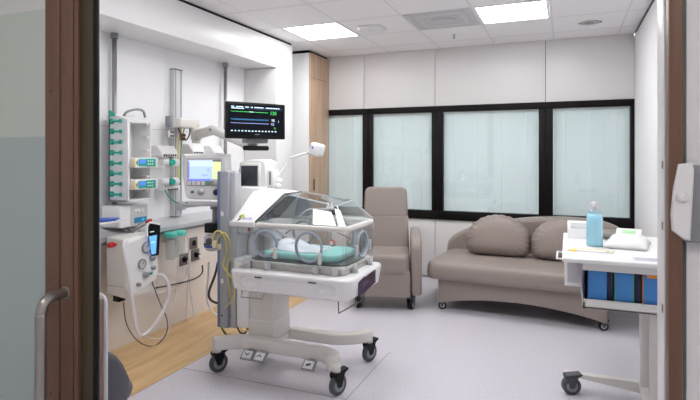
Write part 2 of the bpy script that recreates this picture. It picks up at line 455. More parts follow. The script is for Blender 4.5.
# ---------------------------------------------------------------- sliding door on the left
b = MB()
b.box(-1.573, -1.508, 1.20, 1.24, 0.01, 2.36, r=0.002, mi=0); b.box(-1.508, -1.502, 1.205, 1.24, 0.01, 2.36, mi=1)
b.box(-1.502, -1.448, 1.20, 1.24, 0.01, 2.36, r=0.002, mi=0); b.box(-1.448, -1.443, 1.205, 1.24, 0.01, 2.36, mi=1)
b.box(-1.443, -1.425, 1.20, 1.24, 0.01, 2.36, r=0.002, mi=0)
b.box(-2.7, -1.573, 1.20, 1.24, 0.01, 0.11, r=0.002); b.box(-2.7, -1.573, 1.20, 1.24, 2.27, 2.36, r=0.002)
b.box(-2.7, -2.6, 1.20, 1.24, 0.11, 2.27, r=0.002)
for z in (2.06, 1.60, 0.62): b.cyl((-1.547, 1.1995, z), (-1.547, 1.202, z), 0.004, mi=1)
d1 = struct(b.build('door_1', [M_brown, M_brown2]))
g = MB(); g.box(-2.61, -1.571, 1.212, 1.222, 0.10, 2.28); g.build('glass', M_reflglass, d1, label='grey-green glass with painted hallway reflection')
g = MB()
g.tube([(-1.478, 1.202, 0.955), (-1.478, 1.165, 0.955), (-1.478, 1.13, 0.945), (-1.478, 1.115, 0.91), (-1.478, 1.113, 0.85), (-1.478, 1.113, 0.40), (-1.478, 1.13, 0.355), (-1.478, 1.165, 0.345), (-1.478, 1.202, 0.345)], 0.016, n=14)
g.cyl((-1.478, 1.2005, 0.955), (-1.478, 1.196, 0.955), 0.020)
g.build('door_handle', M_steel, d1, label='brushed steel bar handle')
b = MB(); b.box(-1.425, -1.362, 1.212, 1.22, 0, 2.36, r=0.002, mi=0); b.box(-1.362, -1.345, 1.20, 1.212, 0, 2.36, r=0.002, mi=1)
struct(b.build('trim_3', [M_olive, M_black]))
# right jamb and the edge of the other leaf
b = MB(); b.box(0.179, 0.205, 1.215, 1.30, 0, 2.36, r=0.002, mi=0)
for z in (1.372, 1.248, 1.08): b.box(0.1785, 0.1795, 1.225, 1.24, z-0.008, z+0.008, mi=1)
struct(b.build('trim_4', [M_white, M_brown]))
b = MB(); b.box(0.181, 0.2035, 1.17, 1.213, 0.01, 2.36, r=0.002)
struct(b.build('door_2', M_brown))

# ---------------------------------------------------------------- wardrobe in the far corner
t = thing('wardrobe', (-2.96, 5.64, 0), 'tall oak-fronted wardrobe with white side in the far left corner', 'wardrobe')
b = MB(); b.box(XL+0.002, -2.742, 5.38, 5.895, 0.0, 2.575, r=0.002, mi=0); b.box(XL+0.02, -2.75, 5.40, 5.895, 2.575, ZC-0.003, mi=1)
b.build('carcass', [M_white, M_black], t)
b = MB(); b.box(-2.740, -2.720, 5.383, 5.89, 2.295, 2.575, r=0.0015); b.build('door', M_wood, t)
b = MB(); b.box(-2.740, -2.720, 5.383, 5.89, 0.07, 2.289, r=0.0015); dd = b.build('door', M_wood, t)
b = MB(); b.box(-2.722, -2.718, 5.46, 5.49, 0.99, 1.12, r=0.001); b.build('handle', M_black, dd, label='black recessed slot handle')

# ================================================================ SEATING
def castor(t, x, y, r, wdt, name='castor', zfork=None, fork=M_dgrey, wheel=M_black, hub=M_grey, ang=0.0, local=False, top=None):
    """swivel castor under (x,y): fork + two-disc wheel + hub; ang = rolling direction."""
    top = top or 2*r+0.02
    dx, dy = math.cos(ang), math.sin(ang); px, py = -dy, dx
    b = MB()
    b.cyl((x-dx*0.0, y-dy*0.0, top), (x, y, r*1.9), r*0.42, n=14)
    for s_ in (-1, 1):
        q = [(x+px*s_*(wdt/2+0.004)+dx*a, y+py*s_*(wdt/2+0.004)+dy*a, z) for a, z in ((-r*0.55, r*1.95), (r*0.75, r*2.0), (r*0.35, r*0.85), (-r*0.1, r*0.8))]
        b.prism(q, (px*s_*0.004, py*s_*0.004, 0))
    b.prism([(x+px*(wdt/2+0.006)+dx*a, y+py*(wdt/2+0.006)+dy*a, z) for a, z in ((-r*0.6, r*1.95), (r*0.8, r*2.0), (r*1.25, r*2.25), (r*1.2, r*2.4), (-r*0.5, r*2.25))], (-px*(wdt+0.012), -py*(wdt+0.012), 0), r=0.002)
    c = b.build(name, fork, t, local=local)
    cx, cy = x+dx*r*0.15, y+dy*r*0.15
    b = MB()
    h = wdt/2; e = r*0.12
    b.lathe([(r*0.6, -h), (r-e, -h), (r, -h+e), (r, h-e), (r-e, h), (r*0.6, h)], (cx, cy, r), axis=(px, py, 0), n=28)
    wh = b.build('wheel', wheel, c, local=local)
    b = MB()
    b.lathe([(r*0.18, -h-0.001), (r*0.62, -h-0.001), (r*0.62, h+0.001), (r*0.18, h+0.001)], (cx, cy, r), axis=(px, py, 0), n=24)
    b.build('hub', hub, c, local=local)

# sofa
t = thing('sofa', (-0.395, 4.655, 0), 'long taupe leatherette sofa with curved back below the windows', 'sofa', rz=math.radians(-4))
b = MB()
pts = [(-0.69, 0, 0.06), (-0.69, 0, 0.285), (0.69, 0, 0.285), (0.69, 0, 0.06)]
n = 16
for i in range(n+1):
    u = i/n; xx = 0.66-1.32*u; pts.append((xx, 0, 0.065+0.075*math.sin(PI*u)**0.8))
b.prism(pts, (0, 0.06, 0), r=0.006)
b.box(-0.69, -0.63, 0.05, 0.72, 0.07, 0.285, r=0.006); b.box(0.63, 0.69, 0.05, 0.72, 0.07, 0.285, r=0.006)
b.box(-0.69, 0.69, 0.66, 0.72, 0.07, 0.285, r=0.006)
b.build('base', M_taupe, t, local=True)
def seatmesh(x0, x1, y0, y1, z0, z1, R, crown, nx=24, ny=14):
    """soft upholstered slab with rounded rim."""
    b = MB(); bm = b.bm
    prof = [(0, 0.0), (0.0, 0.25), (0.02, 0.5), (0.09, 0.78), (0.28, 0.95), (0.6, 1.0)]   # inset fraction of R, height fraction
    def ring(ins, z):
        out = []; a, bb, c, d = x0+ins, x1-ins, y0+ins, y1-ins; rr = max(0.05, 0.09-ins*0.5)
        for (cx, cy, a0) in ((bb-rr, d-rr, 0), (a+rr, d-rr, 90), (a+rr, c+rr, 180), (bb-rr, c+rr, 270)):
            for k in range(7):
                an = math.radians(a0+90*k/6); out.append(bm.verts.new((cx+rr*math.cos(an), cy+rr*math.sin(an), z)))
        return out
    rings = [ring(0.015, z0)]+[ring(R*i, z0+(z1-z0)*(0.08+0.92*h)) for i, h in prof]
    rings.append(ring(R*2.2, z1+crown*0.6)); rings.append(ring(R*4, z1+crown))
    for A, B in zip(rings, rings[1:]):
        for j in range(len(A)):
            f = bm.faces.new((A[j], A[(j+1) % len(A)], B[(j+1) % len(A)], B[j])); f.smooth = True
    f = bm.faces.new(rings[-1]); f.smooth = True
    bm.faces.new(rings[0][::-1])
    return b
b = seatmesh(-0.80, 0.86, -0.055, 0.80, 0.283, 0.432, 0.07, 0.012)
b.build('seat', M_taupe, t, local=True)
b = MB()
pl = [(-0.83, 0.42), (-0.815, 0.50), (-0.76, 0.565), (-0.66, 0.625), (-0.50, 0.68), (-0.25, 0.745), (0.05, 0.79), (0.32, 0.805), (0.56, 0.795), (0.70, 0.765), (0.80, 0.71), (0.855, 0.62), (0.87, 0.42)]
pp = [(p.x, 0.74, p.z) for p in bez([(x, 0, z) for x, z in pl], 5)]
b.prism(pp+[(0.87, 0.74, 0.30), (-0.83, 0.74, 0.30)], (0, 0.17, 0), r=0.045, seg=4)
b.build('backrest', M_taupe, t, local=True)
for sx in (-0.665, 0.655):
    castor(t, sx, 0.03, 0.036, 0.035, ang=math.radians(15), local=True, top=0.075, hub=M_lgrey)
for sx in (-0.66, 0.65): castor(t, sx, 0.69, 0.032, 0.035, ang=math.radians(100), local=True, top=0.075)

def pillow(name, c, w_, h_, th, rz, tilt, seed, outl):
    random.seed(seed)
    b = MB(); bm = b.bm; n = 72; m = 9
    from mathutils import Euler
    R = Euler((tilt, 0, rz)).to_matrix()
    rim = []
    for i in range(n):
        a = 2*PI*i/n; x, z = outl(a); rim.append((x*w_/2, z*h_))
    cx, cz = 0, h_*0.48
    loops = {}
    for side in (-1, 1):
        prev = None
        for j in range(m+1):
            u = 0.94*j/m          # 0 rim .. towards the centre
            row = []
            for i in range(n):
                x, z = rim[i]; rf = 1-u
                rip = 0.009*math.sin(i*2.2+seed)*math.exp(-((u-0.12)/0.1)**2)+0.005*math.sin(i*5.1)*math.exp(-(u/0.12)**2)
                xx = cx+(x-cx)*rf; zz = cz+(z-cz)*rf
                th_ = th/2*(1-(rf)**4)**0.6+rip
                if j == 0 and side == 1: row.append(loops[0][i]); continue
                if j == 0:
                    k_ = 1+0.02*math.sin(i*2.2+seed)
                    xx = cx+(x-cx)*k_; zz = cz+(z-cz)*k_; th_ = 0
                v = bm.verts.new(Vector(c)+R @ Vector((xx, side*th_, zz))); row.append(v)
            if side == -1: loops[j] = row
            if prev:
                for i in range(n):
                    q = (prev[i], prev[(i+1) % n], row[(i+1) % n], row[i])
                    f = bm.faces.new(q if side == -1 else q[::-1]); f.smooth = True
            prev = row
        f = bm.faces.new(prev if side == -1 else prev[::-1]); f.smooth = True
    bmesh.ops.recalc_face_normals(bm, faces=bm.faces)
    return b.build(name, M_taupe2)
def dome(a):
    x, z = math.cos(a), math.sin(a)
    k = 1/((abs(x)**(2.0 if z > 0 else 5)+abs(z)**(2.0 if z > 0 else 5))**(1/(2.0 if z > 0 else 5))); x *= k; z *= k
    if z < 0:
        return (x*(1.0-0.02*abs(z)), 0.40+z*0.40)
    return (x*(1-0.04*z*z), 0.40+z*0.62)
p = pillow('sofa_cushion', (-0.615, 5.13, 0.444), 0.60, 0.385, 0.20, math.radians(-2), math.radians(-14), 3, dome)
tag(p, 'fully visible taupe sofa cushion, left one on the sofa', 'cushion')
p = pillow('sofa_cushion', (-0.02, 5.09, 0.444), 0.59, 0.385, 0.20, math.radians(-2), math.radians(-14), 5, dome)
tag(p, 'taupe sofa cushion partly hidden behind the white table', 'cushion')

# recliner armchair
t = thing('armchair', (-1.53, 4.50, 0), 'taupe leatherette recliner armchair on castors between incubator and sofa', 'armchair', rz=math.radians(17))
b = seatmesh(-0.235, 0.235, -0.06, 0.52, 0.32, 0.50, 0.03, 0.004); b.build('seat', M_taupe, t, local=True)
b = MB(); b.prism([(-0.235, -0.055, 0.36), (-0.235, -0.045, 0.13), (-0.235, 0.0, 0.13), (-0.235, 0.0, 0.36)], (0.47, 0, 0), r=0.01)
b.box(-0.23, 0.23, 0.0, 0.5, 0.13, 0.30, r=0.01); b.build('front_panel', M_taupe, t, local=True)
b = MB()
# backrest: rounded-shoulder outline leaning back, two padded zones
def back_out(w0, w1, h):
    o = [(-w0, 0), (w0, 0)]
    for k in range(7):
        a = math.radians(90*k/6); o.append((w1-0.06+0.06*math.cos(a), h-0.06+0.06*math.sin(a)))
    for k in range(7):
        a = math.radians(90+90*k/6); o.append((-w1+0.06+0.06*math.cos(a), h-0.06+0.06*math.sin(a)))
    return o
lean = math.radians(12)
def lp(x, z, y=0): return (x, 0.42+math.sin(lean)*z+math.cos(lean)*y, 0.47+math.cos(lean)*z-math.sin(lean)*y)
b.prism([lp(x, z) for x, z in [(-0.232, 0), (0.232, 0), (0.222, 0.34), (-0.222, 0.34)]], Vector(lp(0, 0, 0.13))-Vector(lp(0, 0)), r=0.02, seg=4)
b.prism([lp(x, z) for x, z in [(-0.222, 0.325), (0.222, 0.325)]+[q for q in back_out(0.2, 0.212, 0.625)[2:]]], Vector(lp(0, 0, 0.13))-Vector(lp(0, 0)), r=0.02, seg=4)
b.build('backrest', M_taupe, t, local=True)
for s_ in (-1, 1):
    b = MB(); x0 = s_*0.242
    out = [(-0.02, 0.14), (-0.045, 0.40), (-0.035, 0.56), (0.02, 0.635), (0.12, 0.665), (0.42, 0.69), (0.50, 0.66), (0.52, 0.50), (0.52, 0.14)]
    oo = [(x0, p.y, p.z) for p in bez([(0, y, z) for y, z in out], 4)]
    b.prism(oo, (s_*0.095, 0, 0), r=0.022, seg=3)
    b.build('armrest', M_taupe, t, local=True)
for (sx, sy) in ((-0.235, 0.04), (0.24, 0.04), (-0.235, 0.5), (0.24, 0.5)):
    castor(t, sx, sy, 0.05, 0.045, ang=math.radians(70 if sx > 0 else 110), local=True, top=0.14, hub=M_lgrey)
b = MB(); b.box(-0.26, 0.26, 0.02, 0.06, 0.115, 0.14, r=0.004); b.box(-0.26, 0.26, 0.48, 0.52, 0.115, 0.14, r=0.004); b.box(-0.02, 0.02, 0.04, 0.5, 0.118, 0.137); b.build('underframe', M_black, t, local=True)

# ================================================================ INCUBATOR
T = thing('incubator', (-1.55, 3.0, 0), 'large white neonatal incubator on four castors with clear canopy, centre of the room', 'incubator')
# --- base
def beam(path, w_, z0, z1, endz=None, r=0.012):
    """flat bar following path in plan, rectangular section."""
    P = bez([(x, y, 0) for x, y in path], 6); b = MB(); bm = b.bm; rings = []
    for i, p in enumerate(P):
        t = (P[min(i+1, len(P)-1)]-P[max(i-1, 0)]).normalized(); s_ = Vector((-t.y, t.x, 0))*w_/2
        za, zb = z0, z1
        if endz and (i < 3 or i > len(P)-4): pass
        rings.append([bm.verts.new((*(p+s_).xy, za)), bm.verts.new((*(p+s_).xy, zb)), bm.verts.new((*(p-s_).xy, zb)), bm.verts.new((*(p-s_).xy, za))])
    for A, B in zip(rings, rings[1:]):
        for j in range(4): bm.faces.new((A[j], A[(j+1) % 4], B[(j+1) % 4], B[j]))
    bm.faces.new(rings[0][::-1]); bm.faces.new(rings[-1])
    bmesh.ops.recalc_face_normals(bm, faces=bm.faces)
    es = [e for e in bm.edges if len(e.link_faces) == 2 and e.calc_face_angle(0) > 0.8]
    bmesh.ops.bevel(bm, geom=es, offset=r, segments=3, profile=0.5, affect='EDGES')
    for f in bm.faces: f.smooth = True
    return b
b = beam([(-2.10, 2.765), (-2.06, 2.80), (-1.97, 2.865), (-1.85, 2.885), (-1.45, 2.885), (-1.35, 2.875), (-1.28, 2.83), (-1.252, 2.765)], 0.075, 0.150, 0.228)
b.cyl((-2.08, 2.785, 0.18), (-2.08, 2.785, 0.135), 0.030, n=18); b.cyl((-1.250, 2.785, 0.19), (-1.240, 2.785, 0.135), 0.034, 0.026, n=18)
b.build('base_beam', M_warmwhite, T)
b = beam([(-2.08, 3.33), (-2.03, 3.27), (-1.93, 3.20), (-1.80, 3.17), (-1.52, 3.17), (-1.40, 3.18), (-1.30, 3.24), (-1.235, 3.335)], 0.075, 0.148, 0.218)
b.cyl((-2.07, 3.32, 0.18), (-2.07, 3.32, 0.135), 0.030, n=18); b.cyl((-1.242, 3.32, 0.18), (-1.242, 3.32, 0.135), 0.030, n=18)
b.build('base_beam', M_warmwhite, T)
b = MB(); b.box(-1.96, -1.74, 2.90, 3.18, 0.155, 0.200, r=0.01); b.build('base_plate', M_warmwhite, T)
for x, y, a in ((-2.08, 2.79, 62), (-1.238, 2.785, 66), (-1.242, 3.325, 66), (-2.07, 3.33, 100)):
    castor(T, x, y, 0.062, 0.032, ang=math.radians(a), hub=M_grey, fork=M_black, wheel=M_dgrey, top=0.138)
# --- trunk (lifting column)
b = MB(); b.box(-1.93, -1.745, 2.93, 3.14, 0.20, 0.60, r=0.012, seg=3)
b.box(-1.935, -1.74, 2.925, 3.145, 0.20, 0.325, r=0.012, seg=3)
for x in (-1.86, -1.83): b.box(x, x+0.003, 2.9275, 2.93, 0.34, 0.59)
b.build('lift_column', M_warmwhite, T)
b = MB(); b.box(-2.03, -1.932, 2.93, 3.10, 0.255, 0.60, r=0.01, seg=2); b.box(-1.983, -1.98, 2.928, 2.93, 0.27, 0.58)
b.build('side_housing', M_white, T)
b = MB(); b.tube([(-1.965, 2.900, 0.508), (-1.973, 2.900, 0.468), (-1.813, 2.900, 0.471), (-1.791, 2.900, 0.518)], 0.003, curve=False); b.build('wire_rail', M_grey, T)
# foot pedals hang off the front beam
for (xa, sym) in ((-1.855, 'v'), (-1.765, '^'), (-1.425, '=')):
    b = MB(); b.obox((xa, 2.80, 0.140), (0.085, 0.07, 0.014), (math.radians(38), 0, 0), r=0.006)
    b.box(xa-0.02, xa+0.02, 2.82, 2.88, 0.135, 0.165, r=0.004)
    pd = b.build('foot_pedal', M_grey, T)
    b = MB(); b.obox((xa, 2.7945, 0.1465), (0.062, 0.050, 0.006), (math.radians(38), 0, 0), r=0.002, mi=0)
    Mx = Matrix.Translation((xa, 2.7915, 0.1505)) @ Matrix.Rotation(math.radians(38), 4, 'X')
    def bar(x0, y0, x1, y1):
        a_ = Mx @ Vector((x0, y0, 0.0005)); c_ = Mx @ Vector((x1, y1, 0.0005)); b.cyl(a_, c_, 0.0028, n=6, mi=1)
    if sym == 'v': bar(-0.015, 0.007, 0, -0.006); bar(0, -0.006, 0.015, 0.007)
    elif sym == '^': bar(-0.015, -0.006, 0, 0.007); bar(0, 0.007, 0.015, -0.006)
    else: bar(-0.015, -0.004, 0.012, 0.006); bar(-0.010, -0.010, 0.016, 0.0)
    b.build('pedal_pad', [M_white, M_dgrey], pd)
# --- chassis tray
b = MB()
def rrect(x0, x1, y0, y1, r, z, n=6):
    o = []
    for (cx, cy, a0) in ((x1-r, y1-r, 0), (x0+r, y1-r, 90), (x0+r, y0+r, 180), (x1-r, y0+r, 270)):
        for k in range(n+1):
            a = math.radians(a0+90*k/n); o.append((cx+r*math.cos(a), cy+r*math.sin(a), z))
    return o
def loft(b, rings, mi=0, cap=True):
    R = [[b.bm.verts.new(p) for p in r] for r in rings]; fs = []
    for A, B in zip(R, R[1:]):
        for j in range(len(A)):
            f = b.bm.faces.new((A[j], A[(j+1) % len(A)], B[(j+1) % len(A)], B[j])); f.smooth = True; f.material_index = mi; fs.append(f)
    if cap:
        f = b.bm.faces.new(R[0][::-1]); f.material_index = mi; f = b.bm.faces.new(R[-1]); f.material_index = mi
    return R
loft(b, [rrect(-1.88, -1.14, 2.70, 3.20, 0.05, 0.572), rrect(-1.90, -1.118, 2.683, 3.215, 0.05, 0.585), rrect(-1.905, -1.108, 2.672, 3.225, 0.05, 0.66),
         rrect(-1.91, -1.102, 2.665, 3.23, 0.055, 0.688), rrect(-1.905, -1.108, 2.67, 3.225, 0.05, 0.70), rrect(-1.88, -1.13, 2.70, 3.20, 0.04, 0.705)])
ch = b.build('chassis', M_white, T)
b = MB()
b = None
for x in ((-1.694, 2.665, 0.685)[0], (-1.337, 2.665, 0.682)[0]):
    b = MB(); b.box(x-0.025, x+0.025, 2.664, 2.670, 0.668, 0.673); b.build('slot', M_black, ch)
for cx in ((-1.764, 2.665, 0.607)[0], (-1.243, 2.665, 0.640)[0]):   # scooped hand grips
    c_ = MB(); c_.ell((cx, 2.655, 0.628), (0.062, 0.045, 0.040), 0, 32); carve(ch, c_)
for p_ in ch.data.polygons: p_.use_smooth = False if p_.area > 0.02 else p_.use_smooth
# dark control panel on the right end
b = MB(); X0 = -1.1085
b.prism([(X0, 2.80, 0.585), (X0, 2.80, 0.665), (X0, 2.88, 0.682), (X0, 2.90, 0.676), (X0, 3.08, 0.69), (X0, 3.08, 0.605), (X0, 2.95, 0.59)], (0.006, 0, 0), r=0.001, mi=0)
b.box(X0+0.006, X0+0.0065, 2.86, 2.94, 0.625, 0.65, mi=1)
b.build('control_panel', [mat('aubergine_panel', (62, 48, 66), 0.3), mat('panel_print', (90, 76, 100), 0.4)], ch)
b = MB(); b.tube([(-1.20, 2.72, 0.58), (-1.195, 2.72, 0.50), (-1.165, 2.98, 0.505), (-1.16, 3.12, 0.58)], 0.0035, curve=False)
b.build('wire_rail', M_dgrey, T, label='thin dark wire rail under the tray')
# --- mattress deck
b = MB(); loft(b, [rrect(-1.84, -1.17, 2.74, 3.16, 0.04, 0.705), rrect(-1.84, -1.17, 2.74, 3.16, 0.04, 0.735), rrect(-1.85, -1.16, 2.73, 3.17, 0.04, 0.742), rrect(-1.85, -1.16, 2.73, 3.17, 0.04, 0.752)])
b.build('deck', M_warmwhite, T)
b = MB(); loft(b, [rrect(-1.80, -1.20, 2.785, 3.14, 0.09, 0.757), rrect(-1.83, -1.18, 2.76, 3.155, 0.09, 0.760), rrect(-1.84, -1.17, 2.75, 3.16, 0.09, 0.764)], mi=0)
loft(b, [rrect(-1.835, -1.175, 2.755, 3.155, 0.09, 0.752), rrect(-1.835, -1.175, 2.755, 3.155, 0.09, 0.758)], mi=1)
b.build('mattress_tray', [M_acryl, M_dtube], T)
b = MB(); loft(b, [rrect(-1.74, -1.25, 2.79, 3.12, 0.05, 0.765), rrect(-1.75, -1.24, 2.78, 3.13, 0.06, 0.770), rrect(-1.75, -1.24, 2.78, 3.13, 0.06, 0.796), rrect(-1.74, -1.25, 2.79, 3.12, 0.05, 0.804)])
b.build('mattress', M_mint, T)
# --- lower latches between chassis and panels
for x, y in ((-1.80, 2.72), (-1.66, 2.715), (-1.34, 2.715), (-1.22, 2.72), (-1.15, 2.85), (-1.15, 3.10)):
    b = MB(); b.box(x-0.018, x+0.018, y-0.010, y+0.012, 0.70, 0.755, r=0.006); b.box(x-0.014, x+0.014, y-0.018, y, 0.72, 0.745, r=0.004)
    b.build('latch', M_lgrey, T)
# --- clear walls
ZL, ZR = 0.735, 0.965
def ringpath(cx, cz, rx, rz_, y, n=28):
    return [(cx+rx*math.cos(2*PI*k/n), y, cz+rz_*math.sin(2*PI*k/n)) for k in range(n)]
def plate_with_holes(x0, x1, z0, z1, y, th, holes, n=28):
    """vertical plate in XZ at y with oval holes: built as side-by-side cells around each hole."""
    b = MB(); bm = b.bm
    xs_ = [x0]+[(holes[i][0]+holes[i+1][0])/2 for i in range(len(holes)-1)]+[x1]
    for (cx, cz, rx, rz_), a, c in zip(holes, xs_, xs_[1:]):
        inner, outer = [], []
        for k in range(n):
            an = 2*PI*k/n+PI/n; dx, dz = math.cos(an), math.sin(an)
            inner.append((cx+rx*dx, cz+rz_*dz))
            tx = ((c-cx)/dx if dx > 0 else (a-cx)/dx) if abs(dx) > 1e-6 else 9
            tz = ((z1-cz)/dz if dz > 0 else (z0-cz)/dz) if abs(dz) > 1e-6 else 9
            t_ = min(tx, tz); outer.append((cx+dx*t_, cz+dz*t_))
        for yy, fl in ((y, 1), (y+th, 0)):
            vi = [bm.verts.new((p[0], yy, p[1])) for p in inner]; vo = [bm.verts.new((p[0], yy, p[1])) for p in outer]
            for k in range(n):
                q = (vi[k], vi[(k+1) % n], vo[(k+1) % n], vo[k]); bm.faces.new(q if fl else q[::-1])
    return b
h1 = (-1.673, 2.720, 0.867); h2 = (-1.384, 2.720, 0.860)
holes = [(h1[0], 0.866, 0.074, 0.074), (h2[0], 0.862, 0.080, 0.082)]
fp = plate_with_holes(-1.93, -1.165, ZL, ZR, 2.722, 0.005, holes).build('front_panel', M_acryl, T)
for cx, cz, rx, rz_ in holes:
    b = MB(); b.tube(ringpath(cx, cz, rx+0.003, rz_+0.003, 2.716), 0.0085, n=8, closed=True, curve=False)
    rg = b.build('porthole_ring', mat('porthole_seal', (158, 168, 182), 0.4) if 'porthole_seal' not in MATS else MATS['porthole_seal'], T)
    b = MB(); b.lathe([(rx, 0.0), (rx, 0.003)], (cx, 2.712, cz), axis=(0, -1, 0), n=32)
    b.build('porthole_door', M_acryl, rg)
    b = MB(); b.box(cx+rx*0.8, cx+rx*0.8+0.022, 2.698, 2.716, cz-rz_-0.012, cz-rz_+0.055, r=0.005); b.build('porthole_latch', M_warmwhite, rg)
bp_ = plate_with_holes(-1.93, -1.165, ZL, ZR, 3.195, 0.005, holes).build('rear_panel', M_acryl, T)
for cx, cz, rx, rz_ in holes:
    b = MB(); b.tube(ringpath(cx, cz, rx+0.003, rz_+0.003, 3.205), 0.0085, n=8, closed=True, curve=False); b.build('porthole_ring', MATS['porthole_seal'], T)
b = MB(); b.box(-1.162, -1.157, 2.73, 3.19, ZL, ZR); b.build('end_panel', M_acryl, T)
b = MB(); b.box(-1.935, -1.930, 2.73, 3.19, ZL, ZR); b.build('end_panel', M_acryl, T)
b = MB()   # oval porthole on the right end
c0 = (-1.152, 2.98, 0.855)
b.tube([(c0[0], c0[1]+0.085*math.cos(2*PI*k/28), c0[2]+0.075*math.sin(2*PI*k/28)) for k in range(28)], 0.008, closed=True, curve=False)
b.build('porthole_ring', MATS['porthole_seal'], T)
for y_ in (3.10, 2.87):
    b = MB(); b.box(-1.157, -1.140, y_-0.01, y_+0.01, 0.80, 0.865, r=0.005); b.build('porthole_latch', M_lgrey, T)
for x, y in ((-1.165, 2.728), (-1.165, 3.192), (-1.925, 2.728), (-1.925, 3.192)):
    b = MB(); b.cyl((x, y, ZL), (x, y, ZR), 0.012, n=12); b.build('corner_post', M_acryl, T)
# --- white rim rail
b = MB(); R_ = []
prof = [(0.012, 0.0), (0.014, 0.006), (0.014, 0.022), (0.008, 0.030), (-0.008, 0.030), (-0.014, 0.022), (-0.014, 0.004), (-0.008, 0.0)]
rings = []
for (o, z) in prof: rings.append(rrect(-1.905-o, -1.158+o, 2.728-o, 3.192+o, 0.065, 0.957+z, n=6))
loft(b, rings+[rings[0]], cap=False); bmesh.ops.remove_doubles(b.bm, verts=b.bm.verts, dist=1e-5); bmesh.ops.recalc_face_normals(b.bm, faces=b.bm.faces)
b.build('rim_rail', M_warmwhite, T)
# --- clear hood: hipped, slopes slightly to the right
A1, A2, A3, A4 = V(-1.70, 2.728, 0.985), V(-1.158, 2.728, 0.985), V(-1.158, 3.192, 0.985), V(-1.70, 3.192, 0.985)
B1, B2, B3, B4 = V(-1.62, 2.90, 1.145), V(-1.262, 2.845, 1.094), V(-1.272, 3.10, 1.108), V(-1.62, 3.12, 1.15)
def plate(b, pts, t=0.005, mi=0): b.quad(pts, t, mi)
b = MB(); plate(b, [A1, A2, B2, B1]); plate(b, [A2, A3, B3, B2]); plate(b, [A3, A4, B4, B3]); plate(b, [B1, B2, B3, B4])
b.build('hood', M_acryl, T)
b = MB()
for p, q in ((B1, B2), (B2, B3), (B3, B4), (A2, B2), (A3, B3)): b.cyl(p, q, 0.0035, n=6)
b.build('hood_edge', mat('bright_acrylic_edge', (215, 222, 226), 0.3), T)
# --- opaque white canopy at the head end
b = MB()
C = [V(-1.918, 2.715, 0.985), V(-1.748, 2.705, 0.985), V(-1.675, 2.93, 1.150), V(-1.655, 3.14, 1.153), V(-1.70, 3.205, 0.985), V(-1.918, 3.205, 0.985), V(-1.885, 3.12, 1.170), V(-1.885, 2.90, 1.160)]
b.prism([C[0], C[1], C[2], C[7]], (C[1]-C[0]).cross(C[7]-C[0]).normalized()*-0.018, r=0.004)
b.prism([C[7], C[2], C[3], C[6]], (0, 0, -0.016), r=0.004)
b.prism([C[3], C[4], C[5], C[6]], (0, -0.016, -0.003), r=0.004)
b.prism([C[0], C[7], C[6], C[5]], (0.016, 0, 0), r=0.003)
b.box(-1.925, -1.745, 2.700, 2.722, 0.958, 0.992, r=0.006)
cn = b.build('canopy', M_white, T)
b = MB(); e1, e2, e3 = V(-1.742, 2.712, 0.99), V(-1.668, 2.93, 1.146), V(-1.648, 3.13, 1.149)
off = V(0.012, 0, 0)
b.cyl(e1+off*0, e2, 0.006, n=8); b.cyl(e2, e3, 0.006, n=8)
b.build('canopy_trim', M_dgrey, cn)
b = MB(); plate(b, [V(-1.742, 2.75, 0.99), V(-1.655, 2.935, 1.13), V(-1.655, 3.10, 1.13), V(-1.742, 3.0, 0.99)], 0.004)
b.build('inner_screen', glassmat('smoked_acrylic', (0.45, 0.50, 0.52), 0.1), cn)
b = MB(); b.prism([(-1.70, 3.12, 0.99), (-1.60, 3.12, 0.99), (-1.575, 3.12, 1.06), (-1.60, 3.12, 1.10), (-1.575, 3.12, 1.145), (-1.66, 3.12, 1.145)], (0, 0.05, 0), r=0.004)
b.build('head_block', MATS['grey_plastic'], cn)
# flower emblem and wordmark
nrm = (C[1]-C[0]).cross(C[7]-C[0]).normalized()
if nrm.y > 0: nrm = -nrm
ux = (C[1]-C[0]).normalized(); uy = nrm.cross(ux).normalized()
if uy.z < 0: uy = -uy
base = C[0]+ux*0.055+uy*0.020
Mt = Matrix((( ux.x, uy.x, nrm.x, 0), (ux.y, uy.y, nrm.y, 0), (ux.z, uy.z, nrm.z, 0), (0, 0, 0, 1)))
def onc(x, y, e=0.0022): return base+ux*x+uy*y+nrm*e
b = MB(); b.text('giraffe', 0.026, Matrix.Translation(onc(0.022, 0.004)) @ Mt, mi=0)
for k, (dx, dy, r, mi) in enumerate(((0, 0.036, 0.009, 1), (0.012, 0.028, 0.008, 1), (-0.010, 0.026, 0.008, 2), (0.002, 0.020, 0.008, 1), (-0.004, 0.004, 0.008, 2), (-0.010, -0.006, 0.006, 2))):
    b.lathe([(r, 0), (r, 0.001), (0.0005, 0.0012)], onc(dx, dy, 0.0015), axis=nrm, n=10, mi=mi)
b.build('emblem', [mat('logo_blue', (150, 160, 205), 0.5), mat('logo_yellow', (205, 200, 90), 0.5), mat('logo_olive', (100, 105, 70), 0.5)], cn, label='yellow-green emblem with pale blue lettering')
